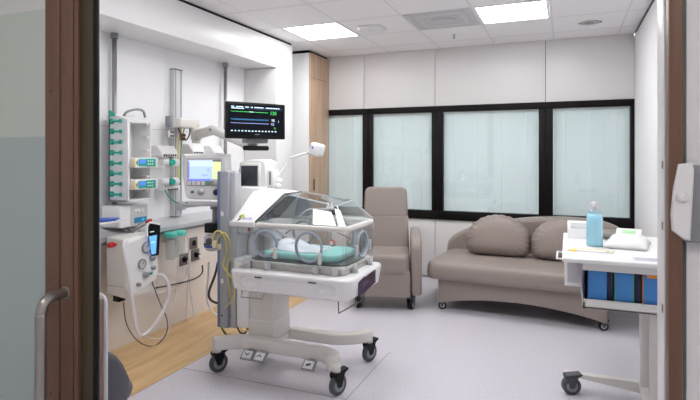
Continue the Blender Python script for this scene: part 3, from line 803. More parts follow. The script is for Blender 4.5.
# --- things seen through the walls
b = MB()
for x, y, r in ((-1.86, 2.86, 0.03), (-1.84, 3.02, 0.035)): b.lathe([(r, 0), (r, 0.10), (r*0.7, 0.12), (r*0.3, 0.14)], (x, y, 0.76), n=14)
b.box(-1.915, -1.88, 2.80, 2.90, 0.90, 0.95, r=0.006, mi=0)
b.build('humidity_sensor', [M_lgrey], T)
b = MB(); b.box(-1.90, -1.85, 2.755, 2.80, 0.915, 0.95, r=0.006, mi=0); b.box(-1.84, -1.825, 2.775, 2.79, 0.92, 0.945, r=0.005, mi=1); b.build('port_grommet', [M_warmwhite, MATS['red_plastic']], T)
b = MB(); b.box(-1.91, -1.885, 2.75, 3.15, 0.76, 0.90, r=0.01); b.build('air_duct', M_lgrey, T)
b = MB(); b.tube([(-1.88, 3.05, 0.90), (-1.78, 3.0, 0.91), (-1.68, 2.98, 0.87), (-1.58, 2.98, 0.84)], 0.009, n=8); b.tube([(-1.88, 2.98, 0.88), (-1.76, 2.92, 0.87), (-1.66, 2.93, 0.85), (-1.58, 2.95, 0.83)], 0.009, n=8); b.build('breathing_tube', M_tube, T)
b = MB(); b.tube([(-1.80, 3.12, 0.82), (-1.70, 3.10, 0.90), (-1.5, 3.12, 0.92), (-1.3, 3.13, 0.86), (-1.25, 3.10, 0.82)], 0.004, n=6); b.build('sensor_cable', M_gtube, T)
b = MB(); b.ell((-1.66, 2.96, 0.835), (0.05, 0.10, 0.03), 0, 16); b.build('positioning_roll', M_clothw, T)

# items lying in the incubator
def tubes(name, paths, r, m, label, cat, grp=None, n=7):
    b = MB()
    for p in paths: b.tube(p, r, n=n)
    o = b.build(name, m); tag(o, label, cat, grp); return o
b = MB(); bm = b.bm
NX, NY = 26, 20; g = [[None]*NY for _ in range(NX)]
for i in range(NX):
    for j in range(NY):
        u, v = i/(NX-1), j/(NY-1); x = -1.72+0.34*u; y = 2.82+0.22*v
        e = min(u, 1-u, v, 1-v)*2
        z = 0.809+0.045*min(1, e*2.5)*(0.5+0.5*math.sin(7*u+3*v)*math.cos(5*v-2*u))
        g[i][j] = bm.verts.new((x+0.01*math.sin(9*v), y+0.01*math.sin(8*u), z))
for i in range(NX-1):
    for j in range(NY-1): f = bm.faces.new((g[i][j], g[i+1][j], g[i+1][j+1], g[i][j+1])); f.smooth = True
ex = bmesh.ops.extrude_face_region(bm, geom=bm.faces[:]); bmesh.ops.translate(bm, vec=(0, 0, -0.004), verts=[v for v in ex['geom'] if isinstance(v, bmesh.types.BMVert)])
bmesh.ops.recalc_face_normals(bm, faces=bm.faces)
tag(b.build('folded_cloth', M_clothw), 'crumpled white cloth lying on the mint mattress inside the incubator', 'cloth')
b = MB(); b.ell((-1.30, 2.86, 0.87), (0.022, 0.014, 0.022), 0, 12); b.ell((-1.30, 2.845, 0.87), (0.012, 0.008, 0.012), 1, 10); b.tube([(-1.31, 2.86, 0.85), (-1.34, 2.88, 0.835), (-1.40, 2.92, 0.831)], 0.003, mi=1)
tag(b.build('temperature_probe', [mat('salmon_plastic', (205, 110, 95), 0.5), M_white]), 'small salmon-coloured probe inside the incubator near the right porthole', 'probe')
# two flat white patches laid on the hood front
def patchpts(pix): return pix
def slope(x, y):
    return (x, y)
na = (A2-A1).cross(B1-A1).normalized()
if na.y > 0: na = -na
def onhood(x, t):       # t 0 at rim, 1 at top edge
    u = (x-A1.x)/(A2.x-A1.x); p = A1.lerp(A2, u)
    u2 = (x-B1.x)/(B2.x-B1.x); q = B1.lerp(B2, u2); r = p.lerp(q, t); return r+na*0.003
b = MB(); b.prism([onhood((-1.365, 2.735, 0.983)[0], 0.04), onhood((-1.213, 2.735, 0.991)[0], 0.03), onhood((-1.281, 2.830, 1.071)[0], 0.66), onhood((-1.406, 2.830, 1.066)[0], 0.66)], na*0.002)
c1 = tag(b.build('white_patch', M_patch), 'larger wide white patch on the front of the clear hood', 'card')
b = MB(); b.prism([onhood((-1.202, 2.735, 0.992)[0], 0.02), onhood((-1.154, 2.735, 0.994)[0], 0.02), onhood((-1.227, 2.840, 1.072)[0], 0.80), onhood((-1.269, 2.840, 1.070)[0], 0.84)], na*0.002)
c2 = tag(b.build('white_patch', M_patch), 'narrow upright white patch at the right corner of the clear hood', 'card')
b = MB(); q = onhood(-1.30, 0.82)
b.box(q.x-0.022, q.x+0.022, q.y-0.008, q.y+0.012, q.z, q.z+0.012, r=0.003); b.box(q.x-0.016, q.x-0.008, q.y-0.006, q.y+0.006, q.z+0.01, q.z+0.035, r=0.003); b.box(q.x+0.008, q.x+0.016, q.y-0.006, q.y+0.006, q.z+0.01, q.z+0.035, r=0.003)
b.build('hood_clip', M_white, T)
b = MB(); b.tube([(-1.60, 3.0, 1.0), (-1.52, 2.98, 1.05), (-1.42, 2.95, 1.06), (-1.31, 2.90, 1.07)], 0.005, n=7); b.build('breathing_tube', M_tube, T)

# --- head column with display (part of the incubator)
b = MB()
b.prism([(-2.175, 3.16, 0.975), (-2.175, 3.16, 1.30), (-2.13, 3.16, 1.345), (-2.08, 3.16, 1.365), (-1.99, 3.16, 1.365), (-1.945, 3.16, 1.345), (-1.935, 3.16, 1.17), (-1.935, 3.16, 0.60), (-2.10, 3.16, 0.60), (-2.175, 3.16, 0.70)], (0, 0.16, 0), r=0.012, seg=3)
b.box(-2.15, -1.93, 3.06, 3.17, 0.72, 1.175, r=0.012)
hd = b.build('head_column', M_white, T)
p1, p2 = (-2.138, 3.155, 1.322), (-2.001, 3.155, 1.180)
b = MB(); b.box(p1[0]-0.018, p2[0]+0.018, 3.145, 3.165, p2[2]-0.015, p1[2]+0.02, r=0.01, mi=0); b.box(p1[0], p2[0], 3.141, 3.150, p2[2], p1[2], r=0.003, mi=1)
b.build('display', [M_offwhite, mat('dark_glass_screen', (48, 52, 60), 0.15)], hd)
b = MB(); p1 = (-1.972, 3.160, 1.285); b.box(-1.932, -1.885, 3.16, 3.25, 1.17, p1[2]+0.01, r=0.008, mi=0); b.box(-1.915, -1.905, 3.157, 3.161, 1.19, p1[2]-0.005, mi=1)
b.build('hinge_block', [M_white, M_dgrey], hd)
# rail column on the left with a box of connections
b = MB(); b.box(-2.225, -2.20, 2.985, 3.07, 0.215, 1.285, r=0.004, mi=0); b.box(-2.20, -2.13, 2.98, 3.07, 0.215, 1.285, r=0.006, mi=1); b.box(-2.13, -2.085, 3.0, 3.07, 0.215, 1.275, r=0.006, mi=2)
for z in (0.52, 0.98): b.box(-2.19, -2.17, 2.977, 2.981, z, z+0.03, mi=3)
b.cyl((-2.18, 2.982, 0.30), (-2.18, 2.978, 0.30), 0.006, mi=4); b.cyl((-2.13, 3.001, 0.30), (-2.13, 2.998, 0.30), 0.005, mi=4)
rc = b.build('rail_column', [mat('slate_blue_metal', (108, 122, 158), 0.4), mat('column_grey', (158, 162, 170), 0.45), mat('column_light', (186, 188, 192), 0.45), M_white, M_black], T)
b = MB(); b.box(-2.085, -2.065, 3.02, 3.08, 0.26, 0.95, r=0.003); b.build('side_rail', M_grey, rc)
b = MB(); b.box(-2.12, -1.93, 3.07, 3.16, 0.62, 0.70, r=0.004); b.build('bracket', M_grey, rc)
# white handle box hanging on the near side of the column
b = MB(); q1, q2 = (-2.094, 2.960, 0.676), (-1.998, 2.960, 0.497)
b.box(-2.06, -1.975, 2.94, 3.08, 0.60, 0.71, r=0.012); b.build('handle_box', M_white, T)

# ================================================================ EXAM LAMP on the incubator
L = thing('exam_lamp', (-1.88, 3.22, 1.16), 'white jointed exam lamp rising behind the incubator canopy', 'lamp')
b = MB(); b.cyl((-1.88, 3.22, 1.158), (-1.88, 3.22, 1.20), 0.028, 0.024); b.ell((-1.87, 3.22, 1.215), (0.026, 0.022, 0.024)); b.build('lamp_base', M_white, L)
b = MB(); a1, a2, a3 = V(*(-1.907, 3.220, 1.221)), V(*(-1.771, 3.220, 1.380)), V(*(-1.631, 3.220, 1.417)); b.tube([a1, a2, a3], 0.009, curve=False, n=10); b.ell(a2, (0.012, 0.011, 0.011), 0, 10); b.build('lamp_arm', M_white, L)
b = MB(); hc = V(*(-1.577, 3.220, 1.434)); b.obox(hc, (0.088, 0.075, 0.085), (0, math.radians(16), 0), r=0.014, seg=3, mi=0)
b.cyl(a3-V(0.01, 0, 0), hc, 0.014, n=12)
b.box(hc.x-0.02, hc.x-0.01, hc.y-0.04, hc.y-0.036, hc.z+0.005, hc.z+0.02, mi=1)
b.build('lamp_head', [M_white, M_blue], L)

# ================================================================ MONITOR ON ITS WALL ARM
mc = V(-2.055, 3.205, 1.640); ma = math.atan2(0.391, 0.238)     # direction of the screen's long side
R = thing('patient_monitor', mc, 'black wide patient monitor with green and blue traces on wall arm', 'monitor', rz=ma)
W2, H2 = 0.228, 0.128; tl = math.radians(-1.5)
def mm(x0, x1, y0, y1, z0, z1): return (x0, x1, y0, y1, z0, z1)
b = MB(); b.box(-W2, W2, -0.02, 0.025, -H2, H2, r=0.008, seg=3); b.box(-W2+0.05, W2-0.05, 0.02, 0.045, -H2+0.03, H2-0.03, r=0.01); b.build('housing', M_black, R, local=True)
b = MB(); b.box(-W2+0.016, W2-0.016, -0.0215, -0.0195, -H2+0.022, H2-0.016, mi=0); 
def scr(x, z, e=0): return Vector((x, -0.0222-e, z))
Ms = Matrix.Rotation(PI/2, 4, 'X')
def T_(txt, size, x, z, mi): b.text(txt, size, Matrix.Translation(scr(x, z)) @ Ms, mi=mi)
def line(x0, x1, z, fn, r, mi, n=60):
    prev = None
    for i in range(n+1):
        u = i/n; p = scr(x0+(x1-x0)*u, z+fn(u))
        if prev is not None:
            d = (p-prev); nn = Vector((-d.z, 0, d.x)).normalized()*r
            q = [prev+nn, prev-nn, p-nn, p+nn]
            f = b.bm.faces.new([b.bm.verts.new(v) for v in q]); f.material_index = mi
        prev = p
random.seed(3)
def ticks(x0, x1, z0, z1, mi, gap=0.35):
    x = x0
    while x < x1:
        w__ = random.uniform(0.004, 0.016)
        if random.random() > gap: b.box(x, min(x+w__, x1), -0.0228, -0.0216, z0, z1, mi=mi)
        x += w__+0.003
ticks(-0.195, 0.19, 0.090, 0.097, 4, 0.2); ticks(-0.195, -0.10, 0.079, 0.085, 4, 0.0)
b.box(-0.205, 0.20, -0.0219, -0.0214, 0.078, 0.100, mi=5)
line(-0.20, 0.085, 0.060, lambda u: 0.0012*math.sin(u*70), 0.0014, 1); b.box(-0.06, -0.03, -0.0229, -0.0216, 0.058, 0.063, mi=4)
T_('120', 0.036, 0.100, 0.046, 1)
line(-0.20, 0.09, 0.006, lambda u: 0.005*math.sin(u*110), 0.0011, 2, 160)
line(-0.20, 0.09, -0.020, lambda u: 0.002*math.sin(u*90), 0.0013, 3, 120)
T_('95', 0.028, 0.112, -0.003, 4); T_('95', 0.028, 0.108, -0.032, 3); T_('1', 0.022, 0.165, -0.008, 4)
T_('21', 0.018, 0.132, -0.056, 1)
for k in range(14): b.box(-0.198+k*0.026, -0.186+k*0.026, -0.0229, -0.0216, -0.078, -0.070, mi=4)
T_('MONITOR', 0.009, -0.018, -0.1005, 4) if False else None
b.box(-0.018, 0.016, -0.0229, -0.0216, -0.099, -0.095, mi=6)
b.build('screen', [E_dark, E_green, E_cyan, E_lil, E_white, mat('screen_header', (20, 40, 60), 0.2), M_grey], R, local=True)
# arm
A = thing('monitor_wall_arm', (-3.10, 3.60, 1.60), 'pale grey jointed wall arm carrying the black patient monitor', 'wall arm')
q1, q2 = V(-3.02, 3.46, 1.665), V(-2.95, 3.66, 1.665)
b = MB(); b.box(-3.075, -2.93, 3.44, 3.70, 1.625, 1.705, r=0.015, seg=3); ob = b.build('mount_box', M_offwhite, A)
b = MB(); b.cyl((-2.929, 3.66, 1.650), (-2.926, 3.66, 1.650), 0.010, mi=0); b.build('knob', M_yellow, ob)
b = MB(); b.box(-3.06, -3.01, 3.41, 3.445, 1.63, 1.72, r=0.004); b.build('clamp', M_grey, A)
b = MB(); b.cyl((-2.93, 3.64, 1.63), (-2.93, 3.64, 1.53), 0.045, n=22); b.cyl((-2.93, 3.64, 1.54), (-2.93, 3.64, 1.50), 0.035, n=22); b.build('arm_joint', M_offwhite, A)
e1, e2 = V(-2.90, 3.62, 1.575), V(-2.17, 3.36, 1.455)
e0 = V(-2.62, 3.48, 1.60)
def fat(b, p, q, w_, h_, r=0.02, mi=0):
    d = (q-p); L_ = d.length; d.normalize(); s_ = d.cross(V(0, 0, 1)).normalized(); u_ = s_.cross(d)
    M = Matrix(((d.x, s_.x, u_.x, 0), (d.y, s_.y, u_.y, 0), (d.z, s_.z, u_.z, 0), (0, 0, 0, 1))); M = Matrix.Translation((p+q)/2) @ M
    b.box(-L_/2, L_/2, -w_/2, w_/2, -h_/2, h_/2, r, mi, 3, M)
b = MB(); fat(b, e1, e0, 0.07, 0.075); b.build('upper_arm', M_offwhite, A)
b = MB(); fat(b, e0+V(-0.06, 0.02, 0.012), e2, 0.065, 0.068); b.cyl(e0+V(0, 0, 0.0)-V(0.013, 0.038, 0), e0-V(0.013, 0.041, 0), 0.012, mi=1); b.build('forearm', [M_offwhite, M_grey], A)
b = MB(); b.cyl((-2.17, 3.34, 1.49), (-2.17, 3.34, 1.43), 0.035); b.obox((-2.11, 3.28, 1.50), (0.17, 0.09, 0.035), (0, 0, ma), r=0.008); b.obox((-2.10, 3.262, 1.555), (0.10, 0.03, 0.10), (0, 0, ma), r=0.008)
b.build('tilt_bracket', M_grey, A)
b = MB(); b.obox((-2.085, 3.255, 1.447), (0.20, 0.035, 0.035), (0, 0, ma), r=0.012, seg=3); b.build('handle_bar', M_black, A)

# wall rails and poles
t = thing('wall_rail', (-3.12, 3.615, 0.86), 'wide flat aluminium upright on the left wall behind the ventilator', 'rail')
b = MB(); b.box(-3.149, -3.10, 3.565, 3.665, 0.875, 2.13, r=0.004, mi=0); b.box(-3.1, -3.097, 3.578, 3.585, 0.88, 2.125, mi=1); b.box(-3.1, -3.097, 3.645, 3.652, 0.88, 2.125, mi=1); b.build('profile', [M_alu, M_grey], t)
b = MB(); b.box(-3.149, -3.096, 3.562, 3.668, 2.13, 2.138, r=0.002); b.build('end_cap', M_dgrey, t)
b = MB(); b.box(-3.10, -3.03, 3.58, 3.64, 0.93, 1.0, r=0.006); b.build('clamp', M_lgrey, t)
for (y, lab) in ((2.925, 'round steel pole behind the syringe pump rack, rising to the bulkhead'), (4.29, 'round steel pole behind the patient monitor, rising to the bulkhead')):
    t = thing('ceiling_pole', (-3.10, y, 0.87), lab, 'pole')
    b = MB(); b.cyl((-3.10, y, 0.868), (-3.10, y, 2.27), 0.017, n=18); b.build('tube', M_pole, t)
    b = MB(); b.cyl((-3.10, y, 2.26), (-3.10, y, 2.299), 0.026, n=18); b.build('collar', M_grey, t)
    b = MB(); b.box(-3.149, -3.10, y-0.015, y+0.015, 1.2, 1.24, r=0.003); b.build('bracket', M_grey, t)

# ================================================================ SYRINGE PUMP RACK
t = thing('pump_rack', (-3.0, 2.97, 1.06), 'tall white pump rack with column of teal knobs on the left wall', 'pump rack')
Y0, Y1, Xb, Xf = 2.855, 3.085, -3.085, -2.90
b = MB()
b.prism([(Xb, Y0, 1.06), (Xf, Y0, 1.06), (Xf, Y0, 1.655), (Xb+0.03, Y0, 1.70), (Xb, Y0, 1.70)], (0, 0.0215, 0), r=0.003)
b.box(Xb, Xb+0.02, Y0, Y1, 1.06, 1.68, r=0.003)
b.prism([(Xb, Y0+0.022, 1.66), (Xf, Y0+0.022, 1.635), (Xf, Y0+0.022, 1.655), (Xb+0.03, Y0+0.022, 1.70), (Xb, Y0+0.022, 1.70)], (0, Y1-Y0-0.022, 0), r=0.002)
b.box(Xb, Xf, Y1-0.012, Y1, 1.06, 1.64, r=0.003)
b.box(Xb, Xf, Y0, Y1, 1.06, 1.075, r=0.003)
rk = b.build('rack_frame', M_white, t)
b = MB(); b.box(Xb+0.02, Xb+0.023, 2.96, 3.0, 1.42, 1.46); b.box(Xb+0.02, Xb+0.022, 2.89, 2.896, 1.55, 1.56, mi=1); b.build('sticker', [M_lgrey, M_black], rk)
for k in range(6):
    z = 1.11+k*0.098
    b = MB(); b.prism([(Xf-0.085, Y1-0.013, z+0.036), (Xf-0.004, Y1-0.013, z+0.036), (Xf-0.004, Y1-0.013, z+0.022), (Xf-0.03, Y1-0.013, z+0.010)], (0, -0.03, 0), r=0.002)
    b.build('slot_guide', M_offwhite, t)
for i, yy in enumerate((121.4, 131.5, 142, 152.6, 163.2, 173.3, 183.7, 194.2)):
    p = (-3.044, 2.850, 1.433); z = 1.39+(156-yy)*( 1.39-(-3.044, 2.850, 1.361)[2])/4.0
    x1 = (-2.953, 2.850, 1.433)[0]; x0 = p[0]
    b = MB(); b.lathe([(0.021, 0), (0.021, 0.010), (0.015, 0.016), (0.001, 0.016)], (x0, 2.853, z), axis=(0, -1, 0), n=18)
    b.box(x0, x1, 2.838, 2.853, z-0.007, z+0.007, r=0.004); b.box(x1-0.012, x1+0.004, 2.836, 2.853, z-0.014, z+0.014, r=0.004)
    b.build('knob', M_teal, t)
b = MB(); q = (-3.049, 2.850, 1.698); b.prism([(q[0]-0.025, 2.845, q[2]-0.02), (q[0]+0.03, 2.845, q[2]-0.02), (q[0]+0.035, 2.845, q[2]-0.002), (q[0]-0.01, 2.845, q[2]+0.022), (q[0]-0.025, 2.845, q[2]+0.02)], (0, 0.015, 0), r=0.003); b.build('release_lever', M_teal, t)
b = MB(); b.tube([(-3.000, 2.909, 1.675), (-2.980, 2.927, 1.712), (-2.980, 3.014, 1.738), (-2.980, 3.084, 1.732), (-3.000, 3.125, 1.690)], 0.009, n=8); b.build('carry_handle', M_grey, t)
for (zc, lab) in ((1.342, 'upper teal and white syringe pump in the tall rack'), (1.183, 'lower teal and white syringe pump in the tall rack')):
    s = thing('syringe_pump', (-2.9, 2.97, zc-0.038), lab, 'syringe pump')
    b = MB(); b.box(Xb+0.03, -2.872, Y0+0.026, Y1-0.016, zc-0.036, zc+0.036, r=0.006); b.box(-2.885, -2.858, Y0+0.026, Y1+0.03, zc-0.038, zc+0.036, r=0.008); b.build('housing', M_white, s)
    b = MB(); xf = -2.857
    b.box(xf-0.002, xf, 2.865, 2.88, zc-0.03, zc+0.028, mi=0); b.box(xf-0.002, xf+0.001, 2.915, 2.99, zc-0.026, zc+0.026, mi=1)
    b.box(xf, xf+0.002, 2.925, 2.982, zc-0.008, zc+0.020, mi=2); b.box(xf-0.002, xf+0.001, 2.99, 3.085, zc-0.030, zc+0.028, r=0.003, mi=1)
    b.prism([(xf, 2.886, zc), (xf, 2.908, zc-0.02), (xf, 2.908, zc+0.02)], (0.003, 0, 0), mi=3)
    for ky in (3.0, 3.022, 3.044): 
        for kz in (-0.012, 0.010): b.box(xf+0.001, xf+0.003, ky, ky+0.012, zc+kz-0.005, zc+kz+0.005, r=0.001, mi=4)
    b.build('control_strip', [M_yellow, M_teal, E_pblue, M_grey, M_white], s)
# outlets and dispensers on the wall right of the rack
for (yy, lab) in ((163, 'upper white nozzle with teal collar right of the pump rack'), (184, 'lower white nozzle with teal collar right of the pump rack')):
    a_, c_, d_ = V(*(-3.020, 3.319, 1.334)), V(*(-3.020, 3.423, 1.332)), V(*(-3.020, 3.506, 1.331)); z = 1.39+(156-yy)*0.0075
    for v in (a_, c_, d_): v.z = z
    s = thing('wall_nozzle', (c_.x, c_.y, z-0.03), lab, 'outlet')
    b = MB(); b.cyl((a_.x, a_.y, z), (d_.x, d_.y, z), 0.026, 0.032, n=18); b.box(-3.149, -3.03, c_.y-0.02, c_.y+0.02, z-0.02, z+0.02, r=0.004); b.build('body', M_white, s)
    b = MB(); b.cyl((c_.x+0.02, c_.y-0.01, z), (c_.x+0.05, c_.y-0.02, z), 0.030, 0.024, n=18); b.build('collar', M_teal, s)
for (px, py, wd, lab) in ((163, 149, 0.20, 'white slanted wall box beside the top of the rail, above upper nozzle'), (165, 188.5, 0.17, 'white slanted wall box just under the lower nozzle'), (190, 148, 0.17, 'white slanted wall box just right of the aluminium upright'), (214, 150, 0.16, 'white slanted wall box under the monitor arm, beside the pole')):
    y_, z_ = {163: (3.44, 1.43), 165: (3.47, 1.145), 190: (3.80, 1.45), 214: (4.10, 1.44)}[px]
    s = thing('wall_box', (-3.12, y_, z_-0.045), lab, 'wall box')
    b = MB(); b.prism([(XL+0.001, y_-wd/2, z_-0.045), (-3.03, y_-wd/2, z_-0.045), (-3.03, y_-wd/2, z_-0.015), (-3.08, y_-wd/2, z_+0.045), (XL+0.001, y_-wd/2, z_+0.045)], (0, wd, 0), r=0.006); b.build('cover', M_white, s)
    b = MB(); n = 6
    for k in range(n): b.box(-3.031, -3.027, y_-wd/2+0.02+k*(wd-0.04)/n, y_-wd/2+0.02+(k+0.6)*(wd-0.04)/n, z_-0.042, z_-0.026)
    b.build('slot_row', M_black, s)

# ================================================================ VENTILATOR
vc = V(-2.42, 3.06, 1.25); va = math.radians(12)
R = thing('ventilator', (-2.385, 3.06, 1.05), 'white rounded ventilator with lit pale blue screen, left of the incubator', 'ventilator', rz=va)
b = MB()
o = []
for (x, z) in [(-0.15, 0.05), (-0.165, 0.12), (-0.178, 0.22), (-0.17, 0.33), (-0.15, 0.355), (0.13, 0.355), (0.155, 0.335), (0.165, 0.22), (0.155, 0.10), (0.14, 0.045), (0.10, 0.03), (-0.11, 0.03)]: o.append((x, 0, z))
b.prism([tuple(v) for v in bez(o, 4, True)], (0, 0.10, 0), r=0.016, seg=3); b.build('housing', M_white, R, local=True)
b = MB(); f_ = -0.002
b.box(-0.138, 0.128, f_, 0.004, 0.125, 0.325, r=0.004, mi=0)
b.box(-0.128, 0.058, f_-0.001, 0, 0.175, 0.310, mi=1); b.box(-0.128, 0.058, f_-0.002, 0, 0.265, 0.31, mi=5); b.box(0.058, 0.120, f_-0.001, 0, 0.175, 0.300, mi=2); b.box(-0.128, 0.120, f_-0.0015, 0, 0.300, 0.310, mi=4)
b.box(-0.128, -0.118, f_-0.0022, 0, 0.185, 0.30, mi=3); b.box(-0.128, 0.045, f_-0.002, 0, 0.162, 0.177, mi=3)
def VT(txt, s_, x, z, mi): b.text(txt, s_, Matrix.Translation((x, f_-0.0026, z)) @ Ms, mi=mi)
VT('18', 0.022, 0.012, 0.235, 4); VT('40 96', 0.018, -0.02, 0.197, 4)
for k in range(5): VT('-'*3, 0.016, 0.07, 0.19+k*0.02, 4)
b.build('screen', [M_lgrey, E_lblue, E_lyel, E_purp, MATS['grey_plastic'], E_lblue2], R, local=True)
b = MB()
for k in range(5):
    for j in range(2): b.box(-0.135+k*0.036, -0.107+k*0.036, f_-0.006, 0.002, 0.133+j*0.0-0.0+0.014*j, 0.133+0.012+0.014*j, r=0.002, mi=0 if k < 4 else 1)
b.box(-0.14, 0.11, f_-0.002, 0.002, 0.128, 0.162, mi=2)
b.build('key_row', [M_white, M_green, M_grey], R, local=True)
b = MB(); b.lathe([(0.026, 0), (0.024, 0.014), (0.001, 0.014)], (0.095, 0.0, 0.147), axis=(0, -1, 0)); b.build('dial', M_lgrey, R, local=True)
b = MB(); b.lathe([(0.024, 0), (0.022, 0.018), (0.001, 0.018)], (0.09, 0.0, 0.083), axis=(0, -1, 0)); b.build('port', M_navy, R, local=True, label='dark navy round port')
b = MB(); b.lathe([(0.026, 0), (0.026, 0.012), (0.014, 0.014), (0.014, 0.02), (0.001, 0.02)], (-0.03, 0.0, 0.085), axis=(0, -1, 0)); b.build('port', M_lgrey, R, local=True)
b = MB(); b.lathe([(0.010, 0), (0.010, 0.01), (0.001, 0.01)], (-0.095, 0.0, 0.083), axis=(0, -1, 0), n=12); b.build('port', M_dgrey, R, local=True)
# tray and stand under the ventilator
t = thing('ventilator_stand', (-2.41, 3.12, 0.80), 'light grey shelf with short post holding up the ventilator', 'stand')
b = MB(); b.obox((-2.40, 3.11, 1.045), (0.37, 0.16, 0.022), (0, 0, va), r=0.006); b.build('shelf', M_lgrey, t)
b = MB(); b.cyl((-2.36, 3.14, 1.035), (-2.36, 3.14, 0.90), 0.020, n=16); b.cyl((-2.36, 3.14, 1.036), (-2.36, 3.14, 1.005), 0.034, n=16); b.build('post', M_grey, t)
b = MB(); b.tube([(-2.36, 3.16, 1.02), (-2.6, 3.4, 1.02), (-3.0, 3.6, 0.965)], 0.018, curve=False); b.build('support_arm', M_lgrey, t)
b = MB(); k1 = (-2.390, 3.100, 0.843)
b.box(-2.425, -2.315, 3.10, 3.18, 0.835, 0.905, r=0.006); b.build('clamp_block', M_black, t)
t = thing('humidifier', (-2.37, 3.13, 0.68), 'small white humidifier with dark window and blue band under the ventilator', 'humidifier')
b = MB(); b.lathe([(0.035, 0.0), (0.05, 0.015), (0.056, 0.04), (0.056, 0.10), (0.05, 0.115), (0.02, 0.12)], (-2.37, 3.12, 0.708), n=24); b.build('chamber', M_lgrey, t)
b = MB(); b.lathe([(0.0572, 0.03), (0.0572, 0.045)], (-2.37, 3.12, 0.705), n=24); b.build('band', M_blue, t)
b = MB(); b.cyl((-2.355, 3.070, 0.783), (-2.353, 3.060, 0.783), 0.024, n=16); b.box(-2.40, -2.34, 3.061, 3.07, 0.753, 0.768, r=0.003); b.build('window', M_dgrey, t)

# ================================================================ RESUSCITATION BOX, left
t = thing('resuscitation_unit', (-2.86, 2.86, 0.43), 'white wall-side breathing unit with round gauges and a thick white hose', 'breathing unit')
b = MB()
b.prism([(-2.94, 2.70, 0.44), (-2.765, 2.70, 0.42), (-2.765, 2.70, 0.80), (-2.79, 2.70, 0.825), (-2.94, 2.70, 0.83)], (0, 0.30, 0), r=0.012, seg=3)
b.build('housing', M_offwhite, t)
b = MB(); b.box(-2.935, -2.775, 2.696, 2.699, 0.50, 0.503, mi=1); b.prism([(-2.775, 2.70, 0.50), (-2.775, 2.70, 0.80), (-2.775, 2.985, 0.84), (-2.775, 3.0, 0.56), (-2.775, 2.985, 0.50), (-2.775, 2.73, 0.42)], (0.022, 0, 0), r=0.008, mi=0); b.build('front_plate', [M_white, M_grey], t)
def gauge(yc, zc, r):
    b = MB(); b.lathe([(r, 0), (r, 0.012), (r*0.86, 0.014), (r*0.84, 0.008), (0.001, 0.008)], (-2.753, yc, zc), axis=(1, 0, 0), n=26, mi=0)
    b.lathe([(r*0.82, 0), (0.001, 0.0005)], (-2.7445, yc, zc), axis=(1, 0, 0), n=26, mi=1)
    b.cyl((-2.743, yc, zc), (-2.743, yc+r*0.5, zc+r*0.5), 0.0018, n=5, mi=2)
    b.build('gauge', [M_grey, M_lgrey, M_black], t)
def g_at(x, y): return (1.000, -0.670, 1.092) if False else None
for (yy, zz, r) in ((2.875, 0.745, 0.040), (2.835, 0.635, 0.036)): gauge(yy, zz, r)
for (yy, zz, r) in ((2.93, 0.66, 0.022), (2.94, 0.59, 0.017), (2.865, 0.555, 0.022), (2.80, 0.50, 0.015)):
    b = MB(); b.lathe([(r, 0), (r*0.85, 0.022), (0.001, 0.022)], (-2.753, yy, zz), axis=(1, 0, 0), n=16); b.build('knob', M_grey, t)
b = MB(); b.box(-2.753, -2.738, 2.905, 2.93, 0.545, 0.56, r=0.004, mi=0); b.build('port', M_teal, t)
b = MB(); k = V(*(-2.868, 2.685, 0.783)); b.cyl(k-V(0.03, 0, 0.006), k+V(0.008, 0, 0.004), 0.018, n=16); b.cyl(k, k+V(0.03, 0.03, 0.004), 0.010, n=10); b.build('valve_knob', M_red, t, label='bright red round knob')
b = MB(); b.box(-2.90, -2.84, 2.72, 2.78, 0.385, 0.43, r=0.006); b.build('foot', M_black, t)
# white phone-like handset with blue screen
t = thing('handheld_meter', (-2.74, 2.92, 0.65), 'upright black handset with lit blue screen behind the gauge unit', 'handset')
m1, m2, m3, m4 = (-2.860, 2.999, 0.889), (-2.860, 3.112, 0.861), (-2.860, 3.091, 0.653), (-2.860, 3.029, 0.663)
def quadX(a, c, d, e): return [a, c, d, e]
b = MB(); b.prism([(-2.750, 2.922, 0.675), (-2.750, 2.982, 0.672), (-2.750, 2.997, 0.888), (-2.750, 2.884, 0.916), (-2.750, 2.893, 0.808)], (0.020, 0, 0), r=0.004); b.build('housing', M_black, t)
b = MB(); b.prism([(-2.730, 2.906, 0.690), (-2.730, 2.948, 0.690), (-2.730, 2.958, 0.822), (-2.730, 2.882, 0.822)], (0.0015, 0, 0), mi=0); b.prism([(-2.730, 2.891, 0.849), (-2.730, 2.930, 0.848), (-2.730, 2.930, 0.854), (-2.730, 2.891, 0.854)], (0.0015, 0, 0), mi=1); b.prism([(-2.728, 2.900, 0.773), (-2.728, 2.939, 0.771), (-2.728, 2.939, 0.778), (-2.728, 2.900, 0.780)], (0.001, 0, 0), mi=1); b.build('screen', [E_blue, E_white], t)
b = MB(); b.tube([(-2.740, 2.873, 0.826), (-2.740, 2.873, 0.896), (-2.740, 2.912, 0.913), (-2.740, 2.991, 0.893)], 0.009, n=8); b.build('top_cap', M_white, t)
